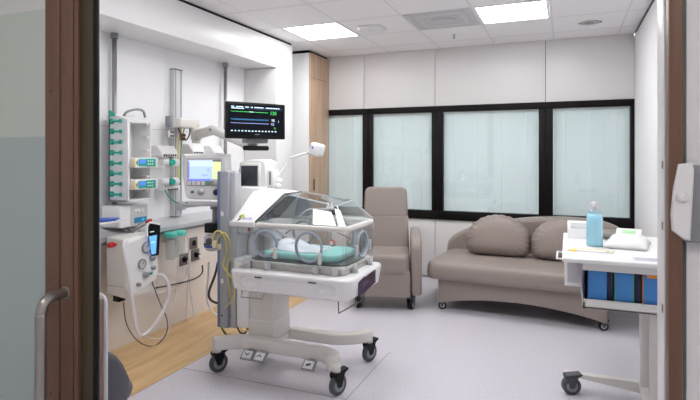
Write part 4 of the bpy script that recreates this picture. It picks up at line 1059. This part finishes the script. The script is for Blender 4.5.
# cradle with dark cables and red plug on the ledge
tubes('cable_bundle', [[(-2.980, 2.899, 0.859), (-2.960, 2.984, 0.871), (-2.950, 3.053, 0.894), (-2.980, 3.156, 0.896)], [(-3.000, 2.937, 0.875), (-2.960, 2.945, 0.832), (-2.960, 3.003, 0.847), (-2.970, 3.125, 0.877)], [(-3.000, 2.863, 0.884), (-2.970, 2.889, 0.854), (-2.940, 2.944, 0.819), (-2.940, 3.013, 0.832)], [(-3.000, 2.975, 0.878), (-2.980, 3.014, 0.889), (-2.950, 2.926, 0.857), (-2.920, 2.953, 0.811)]], 0.006, M_gtube, 'tangle of grey cables on the wall ledge beside the gauge unit', 'cables')
b = MB(); e = V(*(-2.950, 3.073, 0.891)); b.cyl(e, e+V(0, 0.06, 0.006), 0.014, n=12, mi=0); b.cyl(e+V(0, 0.06, 0.006), e+V(0, 0.12, 0.01), 0.012, n=12, mi=1); tag(b.build('connector_plug', [M_red, M_white]), 'red and white plug at the end of the cable tangle', 'plug')
# infusion device on ledge under the rack
t = thing('bedside_device', (-3.03, 2.98, 0.868), 'white box device with grey face and small teal display under the pump rack', 'device')
b = MB(); b.box(-3.13, -2.95, 2.83, 3.10, 0.872, 1.03, r=0.01); b.build('housing', M_white, t)
b = MB(); b.box(-2.951, -2.944, 2.93, 3.095, 0.885, 1.025, r=0.003, mi=0); b.box(-2.945, -2.942, 2.96, 3.08, 0.895, 0.935, mi=1); b.box(-2.945, -2.9415, 3.03, 3.06, 0.905, 0.925, mi=4)
for k in range(3): b.cyl((-2.944, 2.97+k*0.035, 0.985), (-2.936, 2.97+k*0.035, 0.985), 0.013, mi=2, n=14)
b.build('front_panel', [M_lgrey, E_teal, M_offwhite, M_white, E_cyan], t)
t = thing('blue_tray', (-2.93, 2.62, 0.93), 'pointed blue and white tray poking out beside the door edge', 'tray')
b = MB(); b.prism([(-3.02, 2.50, 0.96), (-2.86, 2.50, 0.955), (-2.87, 2.72, 0.945), (-2.92, 2.80, 0.945), (-3.0, 2.70, 0.95)], (0, 0, 0.012), r=0.003, mi=0); b.build('lid', M_blue, t)
b = MB(); b.prism([(-3.03, 2.48, 0.935), (-2.86, 2.48, 0.932), (-2.86, 2.72, 0.93), (-2.90, 2.84, 0.93), (-3.0, 2.74, 0.93)], (0, 0, 0.014), r=0.003, mi=0); b.build('tray_body', M_white, t)
t = thing('wall_caddy', (-2.95, 2.55, 0.45), 'grey and white wall caddy below the ledge at the left door edge', 'caddy')
b = MB(); b.box(-3.0, -2.94, 2.46, 2.66, 0.66, 0.78, r=0.01); b.box(-3.0, -2.95, 2.46, 2.66, 0.44, 0.60, r=0.01); b.build('holder', M_lgrey, t)
b = MB(); b.box(-2.95, -2.935, 2.50, 2.64, 0.50, 0.56, r=0.004); b.build('insert', MATS['dark_grey_plastic'], t)
b = MB(); b.box(-2.99, -2.95, 2.64, 2.665, 0.40, 0.80, r=0.003); b.build('back_strip', M_lgrey, t)

# suction jars
t = thing('suction_jar', (-2.93, 3.30, 0.55), 'clear suction jar with turquoise lid, left one below the ledge', 'jar')
def jar(t, y):
    b = MB(); b.lathe([(0.030, 0), (0.036, 0.008), (0.043, 0.17), (0.043, 0.185)], (-2.92, y, 0.565), n=24); b.build('jar_body', M_jar, t)
    b = MB(); b.lathe([(0.048, 0), (0.050, 0.006), (0.050, 0.030), (0.044, 0.038), (0.001, 0.040)], (-2.92, y, 0.745), n=24); b.build('lid', mat('turquoise_plastic', (90, 205, 190), 0.4) if 'turquoise_plastic' not in MATS else MATS['turquoise_plastic'], t)
    b = MB(); b.box(-3.004, -2.96, y-0.02, y+0.02, 0.70, 0.74, r=0.003); b.build('holder', M_lgrey, t)
jar(t, 3.315)
t = thing('suction_jar', (-2.93, 3.41, 0.55), 'clear suction jar with turquoise lid, right one below the ledge', 'jar'); jar(t, 3.425)
t = thing('wall_handset', (-2.96, 3.22, 0.60), 'slim white wall handset with red button left of the suction jars', 'handset')
b = MB(); b.box(-2.99, -2.965, 3.205, 3.245, 0.60, 0.79, r=0.01); b.build('handle', M_white, t)
b = MB(); b.cyl((-2.965, 3.225, 0.765), (-2.955, 3.225, 0.765), 0.013, n=14); b.build('button', M_red, t)
# sockets and plugs
M_sock = mat('socket_grey', (110, 104, 104), 0.4)
for (y_, z_, lab, plug) in ((3.69, 0.635, 'grey wall socket without plug below the ledge', 0), (3.565, 0.515, 'lower wall socket with a plug, left one nearer the jars', 1), (3.715, 0.528, 'lower wall socket with a plug, right one nearer the incubator', 1)):
    s = thing('wall_socket', (-3.0, y_, z_-0.045), lab, 'socket')
    b = MB(); b.box(-3.004, -2.993, y_-0.05, y_+0.05, z_-0.05, z_+0.05, r=0.004); b.build('socket_plate', M_sock, s)
    b = MB(); b.cyl((-2.995, y_, z_), (-2.991, y_, z_), 0.026, n=18); b.build('socket_hole', M_black, s)
    if plug:
        b = MB(); b.cyl((-2.991, y_, z_), (-2.955, y_, z_-0.004), 0.023, 0.017, n=14); b.cyl((-2.96, y_, z_), (-2.945, y_+0.005, z_-0.03), 0.011, n=10, mi=1)
        tag(b.build('power_plug', [M_black, M_white]), 'black power plug in the %s wall socket' % ('left lower' if y_ < 3.6 else 'right lower'), 'plug')

# hoses and cables
tubes('corrugated_hose', [[(-2.740, 2.971, 0.530), (-2.700, 2.988, 0.523), (-2.680, 3.027, 0.436), (-2.680, 3.006, 0.325), (-2.680, 2.916, 0.228), (-2.700, 2.841, 0.164), (-2.700, 2.776, 0.160), (-2.700, 2.731, 0.239), (-2.710, 2.705, 0.420), (-2.715, 2.675, 0.614), (-2.725, 2.655, 0.751), (-2.735, 2.661, 0.809), (-2.750, 2.701, 0.822)]], 0.0135, M_tube, 'thick white breathing hose looping down from the gauge unit', 'hose', n=10)
tubes('thin_tube', [[(-2.740, 2.922, 0.491), (-2.750, 3.012, 0.316), (-2.760, 3.096, 0.167), (-2.780, 3.108, 0.056), (-2.800, 3.026, -0.002), (-2.820, 2.938, 0.024), (-2.840, 2.854, 0.106), (-2.850, 2.790, 0.230), (-2.850, 2.768, 0.376)]], 0.0045, M_gtube, 'thin grey tube hanging in a loop below the gauge unit', 'tube')
tubes('thin_tube', [[(-2.800, 2.917, 0.095), (-2.800, 2.995, 0.052), (-2.800, 3.098, 0.030), (-2.800, 3.173, 0.078), (-2.820, 3.218, 0.186), (-2.900, 3.355, 0.316), (-2.930, 3.414, 0.527), (-2.910, 3.390, 0.711)]], 0.005, M_tube, 'thin white tube from the left suction jar hanging to the floor', 'tube')
tubes('thin_tube', [[(-2.910, 3.462, 0.766), (-2.910, 3.512, 0.709), (-2.930, 3.548, 0.502), (-2.940, 3.573, 0.260), (-2.940, 3.624, 0.035), (-2.940, 3.605, -0.019), (-2.940, 3.535, 0.018), (-2.940, 3.535, 0.119), (-2.940, 3.548, 0.350)]], 0.006, M_tube, 'white tube from the right suction jar ending in a small loop', 'tube')
tubes('power_cable', [[(-2.940, 3.541, 0.460), (-2.930, 3.511, 0.367), (-2.900, 3.379, 0.342), (-2.840, 3.164, 0.359), (-2.760, 2.953, 0.395)]], 0.0085, M_tube, 'white power cable running from left plug to the gauge unit', 'cable')
tubes('power_cable', [[(-2.945, 3.743, 0.438), (-2.940, 3.730, 0.371), (-2.920, 3.600, 0.349), (-2.880, 3.332, 0.371), (-2.760, 2.983, 0.432)]], 0.0065, M_dtube, 'dark power cable running from right plug to the gauge unit', 'cable')
tubes('rail_hose', [[(-2.318, 3.120, 0.629), (-2.359, 3.140, 0.528), (-2.412, 3.140, 0.399), (-2.395, 3.140, 0.343), (-2.318, 3.120, 0.334), (-2.243, 3.100, 0.362)]], 0.009, M_dtube, 'dark hose hanging in a U from the humidifier', 'hose')
tubes('rail_hose', [[(-2.428, 3.160, 0.613), (-2.452, 3.180, 0.474), (-2.461, 3.180, 0.341), (-2.401, 3.160, 0.257), (-2.308, 3.130, 0.239), (-2.234, 3.110, 0.275)]], 0.008, M_tube, 'white hose hanging in a wide U under the humidifier', 'hose')
tubes('green_tube', [[(-3.000, 3.342, 1.116), (-2.950, 3.343, 1.053), (-2.900, 3.379, 1.011), (-2.495, 3.000, 1.060)]], 0.006, mat('green_tube', (60, 150, 130), 0.4), 'thin green tube from the lower nozzle to the ventilator', 'tube')
tubes('coiled_tube', [[(-2.226, 2.940, 0.778), (-2.226, 2.940, 0.846), (-2.178, 2.920, 0.886), (-2.137, 2.920, 0.874), (-2.112, 2.930, 0.814), (-2.116, 2.940, 0.732), (-2.144, 2.940, 0.662), (-2.111, 2.940, 0.611), (-2.063, 2.940, 0.562), (-2.048, 2.940, 0.483), (-2.079, 2.940, 0.420), (-2.120, 2.940, 0.375)], [(-2.193, 2.930, 0.789), (-2.169, 2.930, 0.851), (-2.128, 2.930, 0.874), (-2.088, 2.930, 0.829), (-2.087, 2.940, 0.734), (-2.111, 2.940, 0.638), (-2.095, 2.940, 0.526), (-2.087, 2.940, 0.439)]], 0.0055, M_yelltube, 'pale yellow tubing coiled on the grey column left of the incubator', 'tubing')
b = MB(); k = V(*(-2.213, 2.940, 0.796)); b.box(k.x-0.012, k.x+0.02, k.y-0.012, k.y+0.012, k.z-0.03, k.z+0.02, r=0.004); b.box(k.x+0.03, k.x+0.05, k.y-0.01, k.y+0.01, k.z-0.04, k.z, r=0.004)
tag(b.build('tube_connector', mat('cream_plastic', (225, 218, 190), 0.4)), 'cream connector where the yellow tubing meets the column', 'connector')
tubes('lead_wire', [[(-2.220, 3.080, 0.376), (-2.278, 3.100, 0.294), (-2.286, 3.100, 0.208), (-2.252, 3.100, 0.141), (-2.209, 3.100, 0.118)], [(-2.165, 3.120, 0.203), (-2.131, 3.120, 0.150), (-2.089, 3.120, 0.149), (-2.056, 3.120, 0.209), (-2.048, 3.120, 0.231)]], 0.006, M_dtube, 'dark wires dangling under the grey column', 'wires')
tubes('lead_wire', [[(-2.239, 3.070, 0.286), (-2.247, 3.070, 0.200), (-2.196, 3.070, 0.136), (-2.116, 3.050, 0.077)], [(-2.104, 3.080, 0.215), (-2.079, 3.080, 0.176), (-2.030, 3.080, 0.196), (-2.006, 3.080, 0.248)]], 0.005, M_yelltube, 'yellow wires dangling under the grey column', 'wires')
b = MB(); k = V(*(-2.205, 3.100, 0.119)); b.cyl(k+V(0, 0, 0.012), k-V(0, 0, 0.016), 0.014, n=12); tag(b.build('wire_plug', M_black), 'black plug at the end of the dangling dark wire', 'plug')
# coloured lines by the arm box
tubes('gas_line', [[(-3.000, 3.569, 1.678), (-3.000, 3.532, 1.608), (-3.020, 3.531, 1.525), (-3.030, 3.530, 1.373), (-3.030, 3.530, 1.146)]], 0.006, M_yellow, 'yellow gas line running down the aluminium upright', 'gas line')
tubes('gas_line', [[(-3.000, 3.595, 1.662), (-3.000, 3.557, 1.576), (-3.020, 3.556, 1.441), (-3.030, 3.555, 1.145)]], 0.005, M_green, 'green gas line running down the aluminium upright', 'gas line')
tubes('gas_line', [[(-2.990, 3.608, 1.663), (-2.980, 3.622, 1.595), (-2.980, 3.571, 1.525), (-2.990, 3.520, 1.574), (-3.000, 3.495, 1.632)]], 0.006, M_dtube, 'dark cable looped beneath the arm mount box', 'cable')
for (px, py, lab) in ((171, 134, 'left'), (183, 137, 'right')):
    k = V(*(-3.030, 3.446, 1.572)) if px == 171 else V(*(-2.980, 3.533, 1.549))
    b = MB(); b.box(k.x-0.015, k.x+0.01, k.y-0.022, k.y+0.022, k.z-0.03, k.z+0.03, r=0.006, mi=0)
    for dy in (-0.011, 0.011):
        for dz in (-0.016, 0.016): b.cyl((k.x+0.01, k.y+dy, k.z+dz), (k.x+0.016, k.y+dy, k.z+dz), 0.007, n=10, mi=1)
    tag(b.build('cable_clip', [M_white if px == 171 else M_brown, M_black]), ('white clip with dark dots left of' if px == 171 else 'brown clip on')+' the aluminium upright', 'clip')

# ================================================================ WHITE TABLE ON THE RIGHT
ZT = 0.88
t = thing('side_table', (0.30, 3.2, 0), 'white height-adjustable table on castors at the right wall', 'table')
b = MB(); b.box(-0.025, 0.60, 2.84, 3.78, ZT-0.022, ZT, r=0.005, seg=3); b.build('tabletop', M_white, t)
b = MB(); b.tube([(-0.023, 2.87, ZT-0.012), (-0.05, 2.87, ZT-0.012), (-0.05, 3.08, ZT-0.012), (-0.023, 3.08, ZT-0.012)], 0.005, curve=False, n=8)
b.build('side_handle', M_white, t)
# hanging side cabinet
b = MB(); b.box(-0.015, 0.07, 3.02, 3.05, 0.70, ZT-0.022, r=0.003, mi=0); b.box(0.0, 0.06, 3.017, 3.02, 0.72, ZT-0.04, mi=1); b.build('end_panel', [M_white, M_lgrey], t)
Yb = 2.96
b = MB()
b.box(0.072, 0.60, Yb, Yb+0.012, ZT-0.078, ZT-0.022, r=0.002)                # apron
b.box(0.072, 0.60, Yb, Yb+0.012, 0.605, 0.655, r=0.002)                        # lower lip
b.box(0.60-0.145, 0.60, Yb, Yb+0.012, 0.65, ZT-0.06, r=0.001)
b.box(0.072, 0.60, Yb, Yb+0.34, 0.605, 0.615); b.box(0.072, 0.084, Yb, Yb+0.34, 0.605, 0.64, r=0.001); b.box(0.072, 0.60, Yb+0.33, Yb+0.34, 0.605, ZT-0.022)
b.box(0.076, 0.080, Yb+0.005, Yb+0.34, 0.63, ZT-0.04, mi=1)
b.build('storage_bin', [M_offwhite, M_navy], t)
b = MB(); b.box(0.375, 0.425, 3.33, 3.38, 0.09, ZT-0.03, r=0.008); b.build('leg', M_offwhite, t)
b = MB(); b.box(0.39, 0.475, 3.06, 3.10, 0.10, ZT-0.05, r=0.008); b.build('leg', M_warmwhite, t)
b = MB(); b.box(0.375, 0.475, 3.06, 3.40, 0.06, 0.10, r=0.006)
b.prism([(-0.02, 3.37, 0.105), (0.40, 3.37, 0.105), (0.40, 3.37, 0.045), (0.10, 3.37, 0.078), (0.03, 3.37, 0.092), (-0.02, 3.37, 0.094)], (0, 0.05, 0), r=0.004)
b.build('foot_beam', M_warmwhite, t)
castor(t, 0.012, 3.325, 0.052, 0.045, ang=math.radians(20), top=0.098, fork=M_dgrey, hub=M_grey, wheel=M_dgrey)
castor(t, 0.44, 3.06, 0.045, 0.042, ang=math.radians(60), top=0.07, fork=M_dgrey, hub=M_grey)
castor(t, 0.56, 3.37, 0.045, 0.042, ang=math.radians(60), top=0.095)
b = MB(); b.box(0.40, 0.58, 3.37, 3.42, 0.06, 0.105, r=0.004); b.build('foot_beam', M_warmwhite, t)
# blue boxes in the bin
M_box = mat('blue_box_front', (62, 132, 200), 0.5); M_navyb = mat('navy_box_side', (16, 20, 62), 0.5)
x = 0.094
for i, (w1, w2, ex, lab) in enumerate(((0.092, 0.030, M_navyb, 'blue box in the bin, leftmost, with plain blue front'), (0.088, 0.034, M_green, 'blue box in the bin, middle one, edged with green'), (0.082, 0.020, M_orange, 'blue box in the bin, rightmost, edged with orange'))):
    s = thing('glove_box', (x+w1/2, Yb+0.12, 0.616), lab, 'box', group='blue boxes in the table bin')
    b = MB(); b.box(x+0.004, x+w1, Yb+0.02, Yb+0.26, 0.617, 0.802, r=0.002, mi=0); b.box(x+w1, x+w1+w2, Yb+0.03, Yb+0.26, 0.617, 0.800, r=0.001, mi=1); b.build('carton', [M_box, M_navyb], s)
    b = MB()
    if i: b.box(x, x+0.004, Yb+0.019, Yb+0.25, 0.617, 0.795); b.box(x+w1-0.003, x+w1+0.001, Yb+0.018, Yb+0.02, 0.62, 0.80)
    else: b.box(x, x+0.004, Yb+0.019, Yb+0.25, 0.617, 0.76)
    if i == 2: b.box(x+0.02, x+0.065, Yb+0.018, Yb+0.02, 0.782, 0.800)
    b.build('edge_strip', ex, s)
    x += w1+w2+0.004

# items on the table
def onT(x, y): return (-1.096, 0.734, 0.880) if False else None
# spray/wash bottle with blue liquid
bx = V(*(0.142, 3.279, 0.880)); r = 0.045
t = thing('liquid_bottle', (bx.x, bx.y, ZT), 'clear plastic bottle of pale blue liquid on the white table', 'bottle')
prof = [(0.040, 0.0), (0.044, 0.006), (0.044, 0.16), (0.040, 0.19), (0.026, 0.215), (0.017, 0.225)]
b = MB(); b.lathe(prof, (bx.x, bx.y, ZT), n=28); b.build('bottle_body', glassmat('bottle_plastic', (0.9, 0.96, 0.99), 0.05, 0.08), t)
b = MB(); b.lathe([(0.038, 0.003), (0.0415, 0.008), (0.0415, 0.158), (0.036, 0.180)], (bx.x, bx.y, ZT), n=28)
b.build('liquid', mat('pale_blue_liquid', (168, 218, 234), 0.25), t)
b = MB(); b.lathe([(0.024, 0.205), (0.026, 0.212), (0.025, 0.238), (0.017, 0.248), (0.010, 0.252), (0.001, 0.253)], (bx.x, bx.y, ZT), n=20); b.build('cap', M_lgrey, t)
# white dispenser box behind the bottle
k = V(*(0.055, 3.557, 0.880))
t = thing('tissue_box', (k.x, k.y+0.06, ZT), 'white box with slanted front left of the blue bottle', 'box')
b = MB(); x0, x1 = k.x-0.055, k.x+0.085
b.prism([(x0, k.y-0.02, ZT+0.001), (x0, k.y-0.02, ZT+0.060), (x0, k.y+0.02, ZT+0.092), (x0, k.y+0.14, ZT+0.092), (x0, k.y+0.14, ZT+0.001)], (x1-x0, 0, 0), r=0.006, seg=3)
b.build('carton', M_white, t)
b = MB(); b.prism([(x0+0.015, k.y-0.017, ZT+0.064), (x1-0.015, k.y-0.017, ZT+0.064), (x1-0.02, k.y+0.016, ZT+0.0905), (x0+0.02, k.y+0.016, ZT+0.0905)], (0, -0.002, 0.002), r=0.0); b.build('window', M_lgrey, t)
# pack of wipes, pillow shaped
t = thing('wipes_pack', (0.24, 3.12, ZT), 'puffy white pack of wipes with green-edged flap on the table', 'pack')
b = MB(); bm = b.bm; NX, NY = 22, 16
cx, cy = 0.315, 3.37; rot = math.radians(-10)
def pk(u, v, top):
    X_, Y_ = (u-0.5)*0.22, (v-0.5)*0.34
    e = (1-abs(2*u-1)**3)*(1-abs(2*v-1)**4)
    z = (0.058*max(e, 0)**0.5 + 0.003*math.sin(17*u+9*v)*e) if top else 0.0
    if not top: z = -0.001
    sx = 1-0.06*(1-abs(2*v-1)**2)
    return Vector((cx+X_*sx*math.cos(rot)-Y_*math.sin(rot), cy+X_*sx*math.sin(rot)+Y_*math.cos(rot), ZT+0.004+z))
G = {}
for top in (1, 0):
    for i in range(NX):
        for j in range(NY):
            if not top and (i in (0, NX-1) or j in (0, NY-1)): G[(i, j, 0)] = G[(i, j, 1)]; continue
            G[(i, j, top)] = bm.verts.new(pk(i/(NX-1), j/(NY-1), top))
for top in (1, 0):
    for i in range(NX-1):
        for j in range(NY-1):
            q = [G[(i, j, top)], G[(i+1, j, top)], G[(i+1, j+1, top)], G[(i, j+1, top)]]
            f = bm.faces.new(q if top else q[::-1]); f.smooth = True
bmesh.ops.recalc_face_normals(bm, faces=bm.faces)
b.build('pouch', mat('wipes_foil', (236, 238, 236), 0.35), t)
b = MB(); c_ = pk(0.52, 0.62, 1); b.obox(c_+V(0, 0, 0.004), (0.13, 0.08, 0.008), (math.radians(24), 0, rot), r=0.005, mi=0); b.obox(c_+V(0.0, 0.0, 0.0095), (0.07, 0.035, 0.003), (math.radians(24), 0, rot), r=0.0015, mi=1); b.build('flap', [M_white, mat('pale_green_print', (178, 226, 172), 0.5)], t)
# steel kidney dish behind
k = V(0.27, 3.64, ZT+0.0005)
b = MB(); 
b.lathe([(0.09, 0.001), (0.12, 0.004), (0.145, 0.040), (0.152, 0.043), (0.148, 0.037), (0.118, 0.010), (0.001, 0.008)], k, n=30)
bmesh.ops.scale(b.bm, vec=(1, 0.62, 1), space=Matrix.Translation(-k), verts=b.bm.verts)
tag(b.build('metal_dish', M_steel), 'shallow steel dish behind the pack of wipes', 'dish')
# yellow and white packets
b = MB(); z = ZT+0.0005
for dy_ in (0.12,): pass
b.prism([(0.02, 2.985, z), (0.035, 3.015, z), (0.20, 3.02, z), (0.235, 3.0, z), (0.22, 2.985, z), (0.06, 2.96, z)], (0, 0, 0.004), r=0.001, mi=0)
b.prism([(-0.002, 2.945, z), (0.02, 2.99, z), (0.05, 2.985, z), (0.06, 2.95, z), (0.03, 2.925, z)], (0, 0, 0.005), r=0.001, mi=0)
b.prism([(0.04, 2.94, z), (0.045, 2.965, z), (0.21, 2.965, z), (0.225, 2.935, z)], (0, 0, 0.008), r=0.001, mi=1)
b.box(0.185, 0.205, 2.944, 2.956, z+0.008, z+0.0086, mi=2)
bmesh.ops.translate(b.bm, vec=(0.0, 0.115, 0), verts=b.bm.verts)
tag(b.build('sterile_packet', [mat('yellow_packet', (240, 208, 96), 0.5), mat('white_packet', (238, 238, 240), 0.5), M_grey]), 'flat yellow and white packet lying in front of the blue bottle', 'packet')
b = MB(); b.box(0.30, 0.47, 2.90, 2.99, ZT+0.0005, ZT+0.0015, mi=0)
for i in range(4): b.box(0.31+0.0*i, 0.46, 2.912+i*0.018, 2.922+i*0.018, ZT+0.0015, ZT+0.0019, mi=1)
tag(b.build('leaflet', [mat('leaflet_paper', (206, 206, 216), 0.6), mat('leaflet_print', (172, 174, 192), 0.6)]), 'pale grey printed leaflet near the right front table edge', 'leaflet')

# ================================================================ WALL SENSOR at the right door post
t = thing('wall_switch', (0.205, 1.14, 1.24), 'white wedge-shaped door switch with round button, right edge of doorway', 'switch')
YW = 1.199
b = MB()
b.prism([(0.195, 1.160, 1.375), (0.218, 1.160, 1.377), (0.221, 1.160, 1.364), (0.215, 1.160, 1.230), (0.204, 1.160, 1.231), (0.185, 1.160, 1.247), (0.183, 1.160, 1.277), (0.187, 1.160, 1.329)], (0.0, 0.038, 0), r=0.004, seg=3)
b.build('housing', M_white, t)
b = MB(); b.lathe([(0.011, 0), (0.010, 0.005), (0.005, 0.008), (0.001, 0.008)], (0.201, 1.160, 1.312), axis=(0, -1, 0), n=22); b.build('button', M_white, t)
b = MB(); b.box(0.205, 0.255, YW-0.026, YW-0.001, 1.225, 1.372, r=0.004); b.build('back_shell', M_grey, t)

# ================================================================ FOREGROUND LEFT, inside the door
t = thing('low_chair', (-2.055, 1.95, 0), 'dark grey rounded chair back just inside the doorway, lower left', 'chair')
def back_shell():
    b = MB(); bm = b.bm; NX, NZ = 14, 12; G = {}
    for side in (0, 1):
        for i in range(NX):
            for j in range(NZ):
                u, v = i/(NX-1), j/(NZ-1)
                a = math.radians(-60+120*u)
                hh = 0.36*(1-(abs(2*u-1)**4)*0.42)
                z = 0.12+(hh+0.01)*v
                r_ = 0.21-0.012*side+0.03*v
                G[(side, i, j)] = bm.verts.new((0.72*r_*math.sin(a), r_*(1-math.cos(a))*0.8-0.16+0.012*side, z))
    for side in (0, 1):
        for i in range(NX-1):
            for j in range(NZ-1):
                f = bm.faces.new([G[(side, i, j)], G[(side, i+1, j)], G[(side, i+1, j+1)], G[(side, i, j+1)]]); f.smooth = True
    rim = [(i, 0) for i in range(NX)]+[(NX-1, j) for j in range(1, NZ)]+[(i, NZ-1) for i in range(NX-2, -1, -1)]+[(0, j) for j in range(NZ-2, 0, -1)]
    for a_, c_ in zip(rim, rim[1:]+rim[:1]):
        f = bm.faces.new([G[(0, *a_)], G[(0, *c_)], G[(1, *c_)], G[(1, *a_)]]); f.smooth = True
    bmesh.ops.recalc_face_normals(bm, faces=bm.faces)
    return b
M_chair = mat('slate_grey_plastic', (92, 92, 98), 0.4)
b = back_shell(); o = b.build('backrest', M_chair, t, local=True)
b = MB(); b.lathe([(0.10, 0.32), (0.19, 0.325), (0.20, 0.35), (0.19, 0.375), (0.10, 0.38)], (0, -0.02, 0), n=28)
for v in b.bm.verts: v.co.x = v.co.x*0.45-0.06; v.co.y *= 0.8
for v in b.bm.verts: v.co.z += -0.15
b.build('seat', M_chair, t, local=True)
b = MB(); b.cyl((0, 0, 0.06), (0, 0, 0.19), 0.025, n=16); b.build('post', M_dgrey, t, local=True)
b = MB(); b.lathe([(0.15, 0.0), (0.15, 0.015), (0.05, 0.045), (0.03, 0.07)], (0, 0, 0), n=30); b.build('base', M_dgrey, t, local=True)
# upright panel with pale rim, mostly behind the door edge
t = thing('folding_screen', (-1.83, 1.60, 0), 'upright brown panel with pale rounded rim against the door edge', 'panel')
XE = -1.785; 
b = MB(); o = []
for k in range(7):
    a = math.radians(90*k/6); o.append((XE-0.04+0.04*math.cos(a), 1.64, 0.81-0.04+0.04*math.sin(a)))
oo = [(XE, 1.64, 0.30)]+o+[(XE-0.25, 1.64, 0.81), (XE-0.25, 1.64, 0.30)]
b.prism([(XE, 1.64, 0.34), *o, (XE-0.25, 1.64, 0.81), (XE-0.25, 1.64, 0.30), (XE-0.04, 1.64, 0.30)], (0, 0.012, 0), r=0.003); b.build('rim', M_lgrey, t)
b = MB(); b.box(XE-0.24, XE-0.012, 1.632, 1.64, 0.33, 0.79, r=0.003); b.build('panel', mat('panel_brown', (132, 110, 96), 0.5), t)
for dx in (-0.22, -0.05):
    b = MB(); b.cyl((XE+dx, 1.655, 0.0), (XE+dx, 1.655, 0.31), 0.012); b.build('leg', M_grey, t)

# ================================================================ CEILING FITTINGS
def cx_(x0, x1): return (x0+x1)/2
# air diffuser in its tile
t = thing('air_diffuser', (-1.03, 4.66, ZC-0.006), 'square grey air diffuser tile between the two lit ceiling panels', 'air diffuser')
b = MB(); x0, y0 = -1.33, 4.36
M_diff = mat('diffuser_grey', (200, 200, 202), 0.6); M_diff2 = mat('diffuser_inner_grey', (190, 190, 193), 0.6)
b.box(x0+0.01, x0+0.59, y0+0.01, y0+0.59, ZC-0.006, ZC-0.001, r=0.001); b.build('face_plate', M_diff, t)
for i, s_ in enumerate((0.24, 0.19, 0.14)):
    b = MB(); pts_ = [(-1.03-s_, 4.66-s_), (-1.03+s_, 4.66-s_), (-1.03+s_, 4.66+s_), (-1.03-s_, 4.66+s_)]
    for a_, c_ in zip(pts_, pts_[1:]+pts_[:1]): b.cyl((*a_, ZC-0.005), (*c_, ZC-0.005), 0.003, n=6)
    b.build('vane', M_diff2 if i % 2 == 0 else M_white, t)
b = MB(); b.lathe([(0.001, -0.004), (0.10, -0.004), (0.11, 0.0)], (-1.03, 4.66, ZC-0.006), n=28); b.build('centre_disc', M_lgrey, t)
# access point
t = thing('wireless_access_point', (-1.72, 4.70, ZC-0.035), 'rounded square white access point on the ceiling left of the air diffuser', 'access point')
b = MB(); loft(b, [rrect(-1.82, -1.62, 4.60, 4.80, 0.04, ZC-0.034), rrect(-1.835, -1.605, 4.585, 4.815, 0.05, ZC-0.028), rrect(-1.84, -1.60, 4.58, 4.82, 0.05, ZC-0.0015)]); bmesh.ops.recalc_face_normals(b.bm, faces=b.bm.faces); b.build('cover', M_white, t)
b = MB(); b.cyl((-1.72, 4.66, ZC-0.036), (-1.72, 4.66, ZC-0.034), 0.010, n=12); b.build('emblem', M_lgrey, t)
# sprinkler
t = thing('sprinkler_head', (-1.05, 5.26, ZC-0.03), 'small pendant sprinkler head in the ceiling above the window wall', 'sprinkler')
b = MB(); b.lathe([(0.028, 0.0), (0.028, 0.004), (0.012, 0.006)], (-1.05, 5.26, ZC-0.007), n=18); b.build('rosette', M_white, t)
b = MB(); b.cyl((-1.05, 5.26, ZC-0.006), (-1.05, 5.26, ZC-0.035), 0.006, n=10); b.lathe([(0.014, 0), (0.014, 0.003)], (-1.05, 5.26, ZC-0.040), n=14); b.build('nozzle', M_grey, t)
# recessed twin spot
t = thing('recessed_fitting', (0.19, 5.26, ZC-0.006), 'oval recessed chrome ceiling fitting right of the right lit panel', 'ceiling fitting')
k = V(0.19, 5.26, ZC-0.0015)
b = MB(); b.lathe([(0.062, 0), (0.085, -0.002), (0.088, -0.005), (0.075, -0.008), (0.060, -0.004)], k, n=28); bmesh.ops.recalc_face_normals(b.bm, faces=b.bm.faces); b.build('bezel', M_lgrey, t)
b = MB(); b.cyl(k+V(-0.005, 0, -0.001), k+V(-0.005, 0, -0.012), 0.045, 0.03, n=20); b.build('lens', M_steel, t)
for dx in (-0.085, 0.085):
    b = MB(); b.box(k.x+dx-0.012, k.x+dx+0.012, k.y-0.012, k.y+0.012, ZC-0.009, ZC-0.002, r=0.003); b.build('clip', M_dgrey, t)

# ---------------------------------------------------------------- groups of repeats
GR = {'sofa_cushion': 'cushions on the sofa', 'syringe_pump': 'syringe pumps in the rack', 'ceiling_pole': 'steel poles on the left wall', 'wall_box': 'white wall boxes on the left wall',
      'wall_nozzle': 'nozzles right of the pump rack', 'suction_jar': 'suction jars below the ledge', 'wall_socket': 'sockets below the ledge', 'power_plug': 'plugs in the wall sockets',
      'white_patch': 'white patches on the hood', 'gas_line': 'lines by the aluminium upright', 'cable_clip': 'clips by the aluminium upright', 'added_corridor_light': 'added unseen corridor lights',
      'power_cable': 'power cables below the ledge', 'thin_tube': 'thin tubes below the ledge', 'rail_hose': 'hoses under the humidifier', 'lead_wire': 'wires under the grey column', 'ceiling_light': 'lit ceiling panels'}
for o in bpy.data.objects:
    if '_o' in o: del o['_o']
    k_ = o.name.split('.')[0]
    if o.parent is None and k_ in GR and 'group' not in o: o['group'] = GR[k_]
